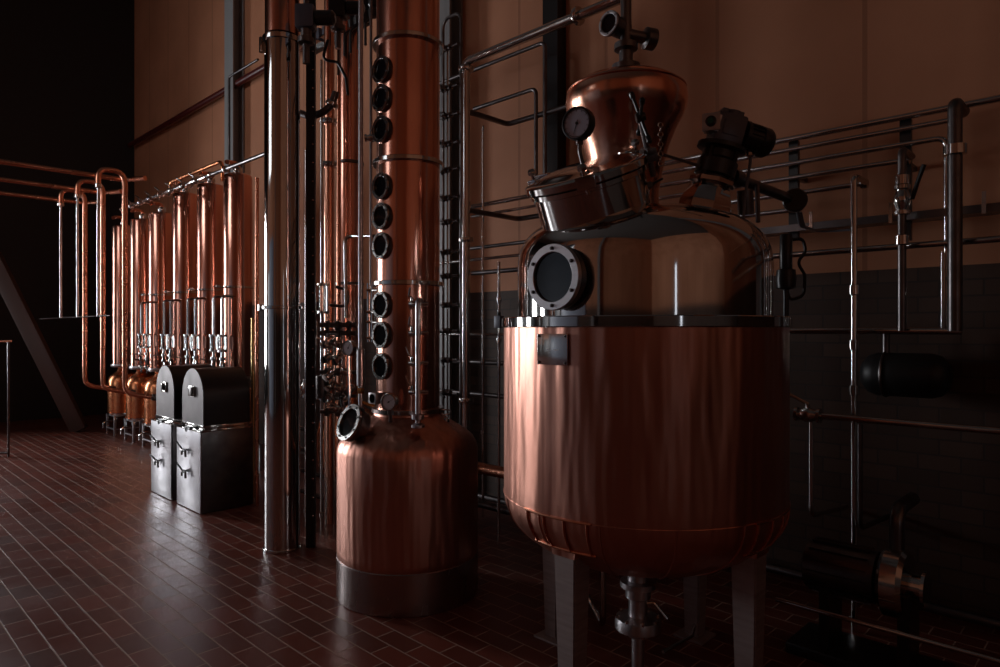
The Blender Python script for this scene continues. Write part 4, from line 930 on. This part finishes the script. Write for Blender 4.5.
# risers left of column, by the slim row
for k, (px, D, y0, y1, m, lb) in enumerate(((257,6.5,178,360,'copper_pipe','copper pipe rising in the gap between slim columns and stainless column'),(253,6.8,318,350,'brass','short brass-coloured drop in the gap beside the slim columns'))):
    c, r = colm(px-2,px+2,D); pipe('gap_riser', [V((c.x,c.y,0)), V((c.x,c.y,hz(y0,D)))], r, M[m], lb, fil=0)
t = thing('base_rack', 'low tubular steel rack with pipes in the dark behind the nearer cabinet', 'rack', V((3.3,5.6,0)))
for z in (.15,.35,.55,.75):
    MB().tube([V((3.3,5.1,z)), V((3.3,6.3,z))], .022).build('rail', M['darksteel'], t)
for y in (5.15,6.25): MB().tube([V((3.3,y,0)), V((3.3,y,1.3))], .02).build('post', M['steel'], t)
for k in range(3):
    q = V((3.28,5.45+.3*k,1.15)); valve_parts(t, q, (0,0,1), (-1,0,.2), .03, 1.5, M['steel'], .08)
    MB().tube([q-V((0,0,.4)), q+V((0,0,.45))], .017).build('stub', M['chrome'], t)

# ================================================================== LIGHT
def area(name, loc, rot, sx, sy, power, col):
    l = bpy.data.lights.new(name, 'AREA'); l.shape = 'RECTANGLE'; l.size = sx; l.size_y = sy; l.energy = power; l.color = col
    o = bpy.data.objects.new(name, l); COL.objects.link(o); o.location = loc; o.rotation_euler = rot; return o
def wl(name, axis, w, power, spread=180, col=(.93,.96,1.0)):
    u0,u1,z0,z1 = w
    if axis == 'X': o = area(name, (XO-.16,(u0+u1)/2,(z0+z1)/2), (0,-PI/2,0), z1-z0, u1-u0, power, col)
    else: o = area(name, ((u0+u1)/2,YE+.16,(z0+z1)/2), (-PI/2,0,0), u1-u0, z1-z0, power, col)
    o.data.spread = R(spread)
wl('added_light_1', 'Y', WIN_B[1], 120, 100)
wl('added_light_2', 'X', WIN_L[0], 5, 100)
wl('added_light_3', 'Y', WIN_B[0], 310, 125)  # key source in the added end wall opening
wl('added_light_4', 'X', WIN_L[1], 36, 80)  # high source added to light the upper plaster
area('added_light_5', (-1.6, YB-.16, 1.8), (PI/2,0,0), .36, 2.6, 5, (.85,.9,1))
w = bpy.data.worlds.new('World'); SC.world = w; w.use_nodes = True
w.node_tree.nodes['Background'].inputs[0].default_value = (.6,.7,.9,1); w.node_tree.nodes['Background'].inputs[1].default_value = .02
# ================================================================== CAMERA
cd = bpy.data.cameras.new('camera'); co = bpy.data.objects.new('camera', cd); COL.objects.link(co)
cd.sensor_width = 36; cd.lens = 36*F/1000; cd.shift_y = -3.5/1000
co.location = CAM; co.rotation_euler = (PI/2, 0, A-PI/2); SC.camera = co
SC.view_settings.view_transform = 'Standard'; SC.view_settings.look = 'None'; SC.view_settings.exposure = 0; SC.view_settings.gamma = 1
SC.view_settings.use_curve_mapping = False
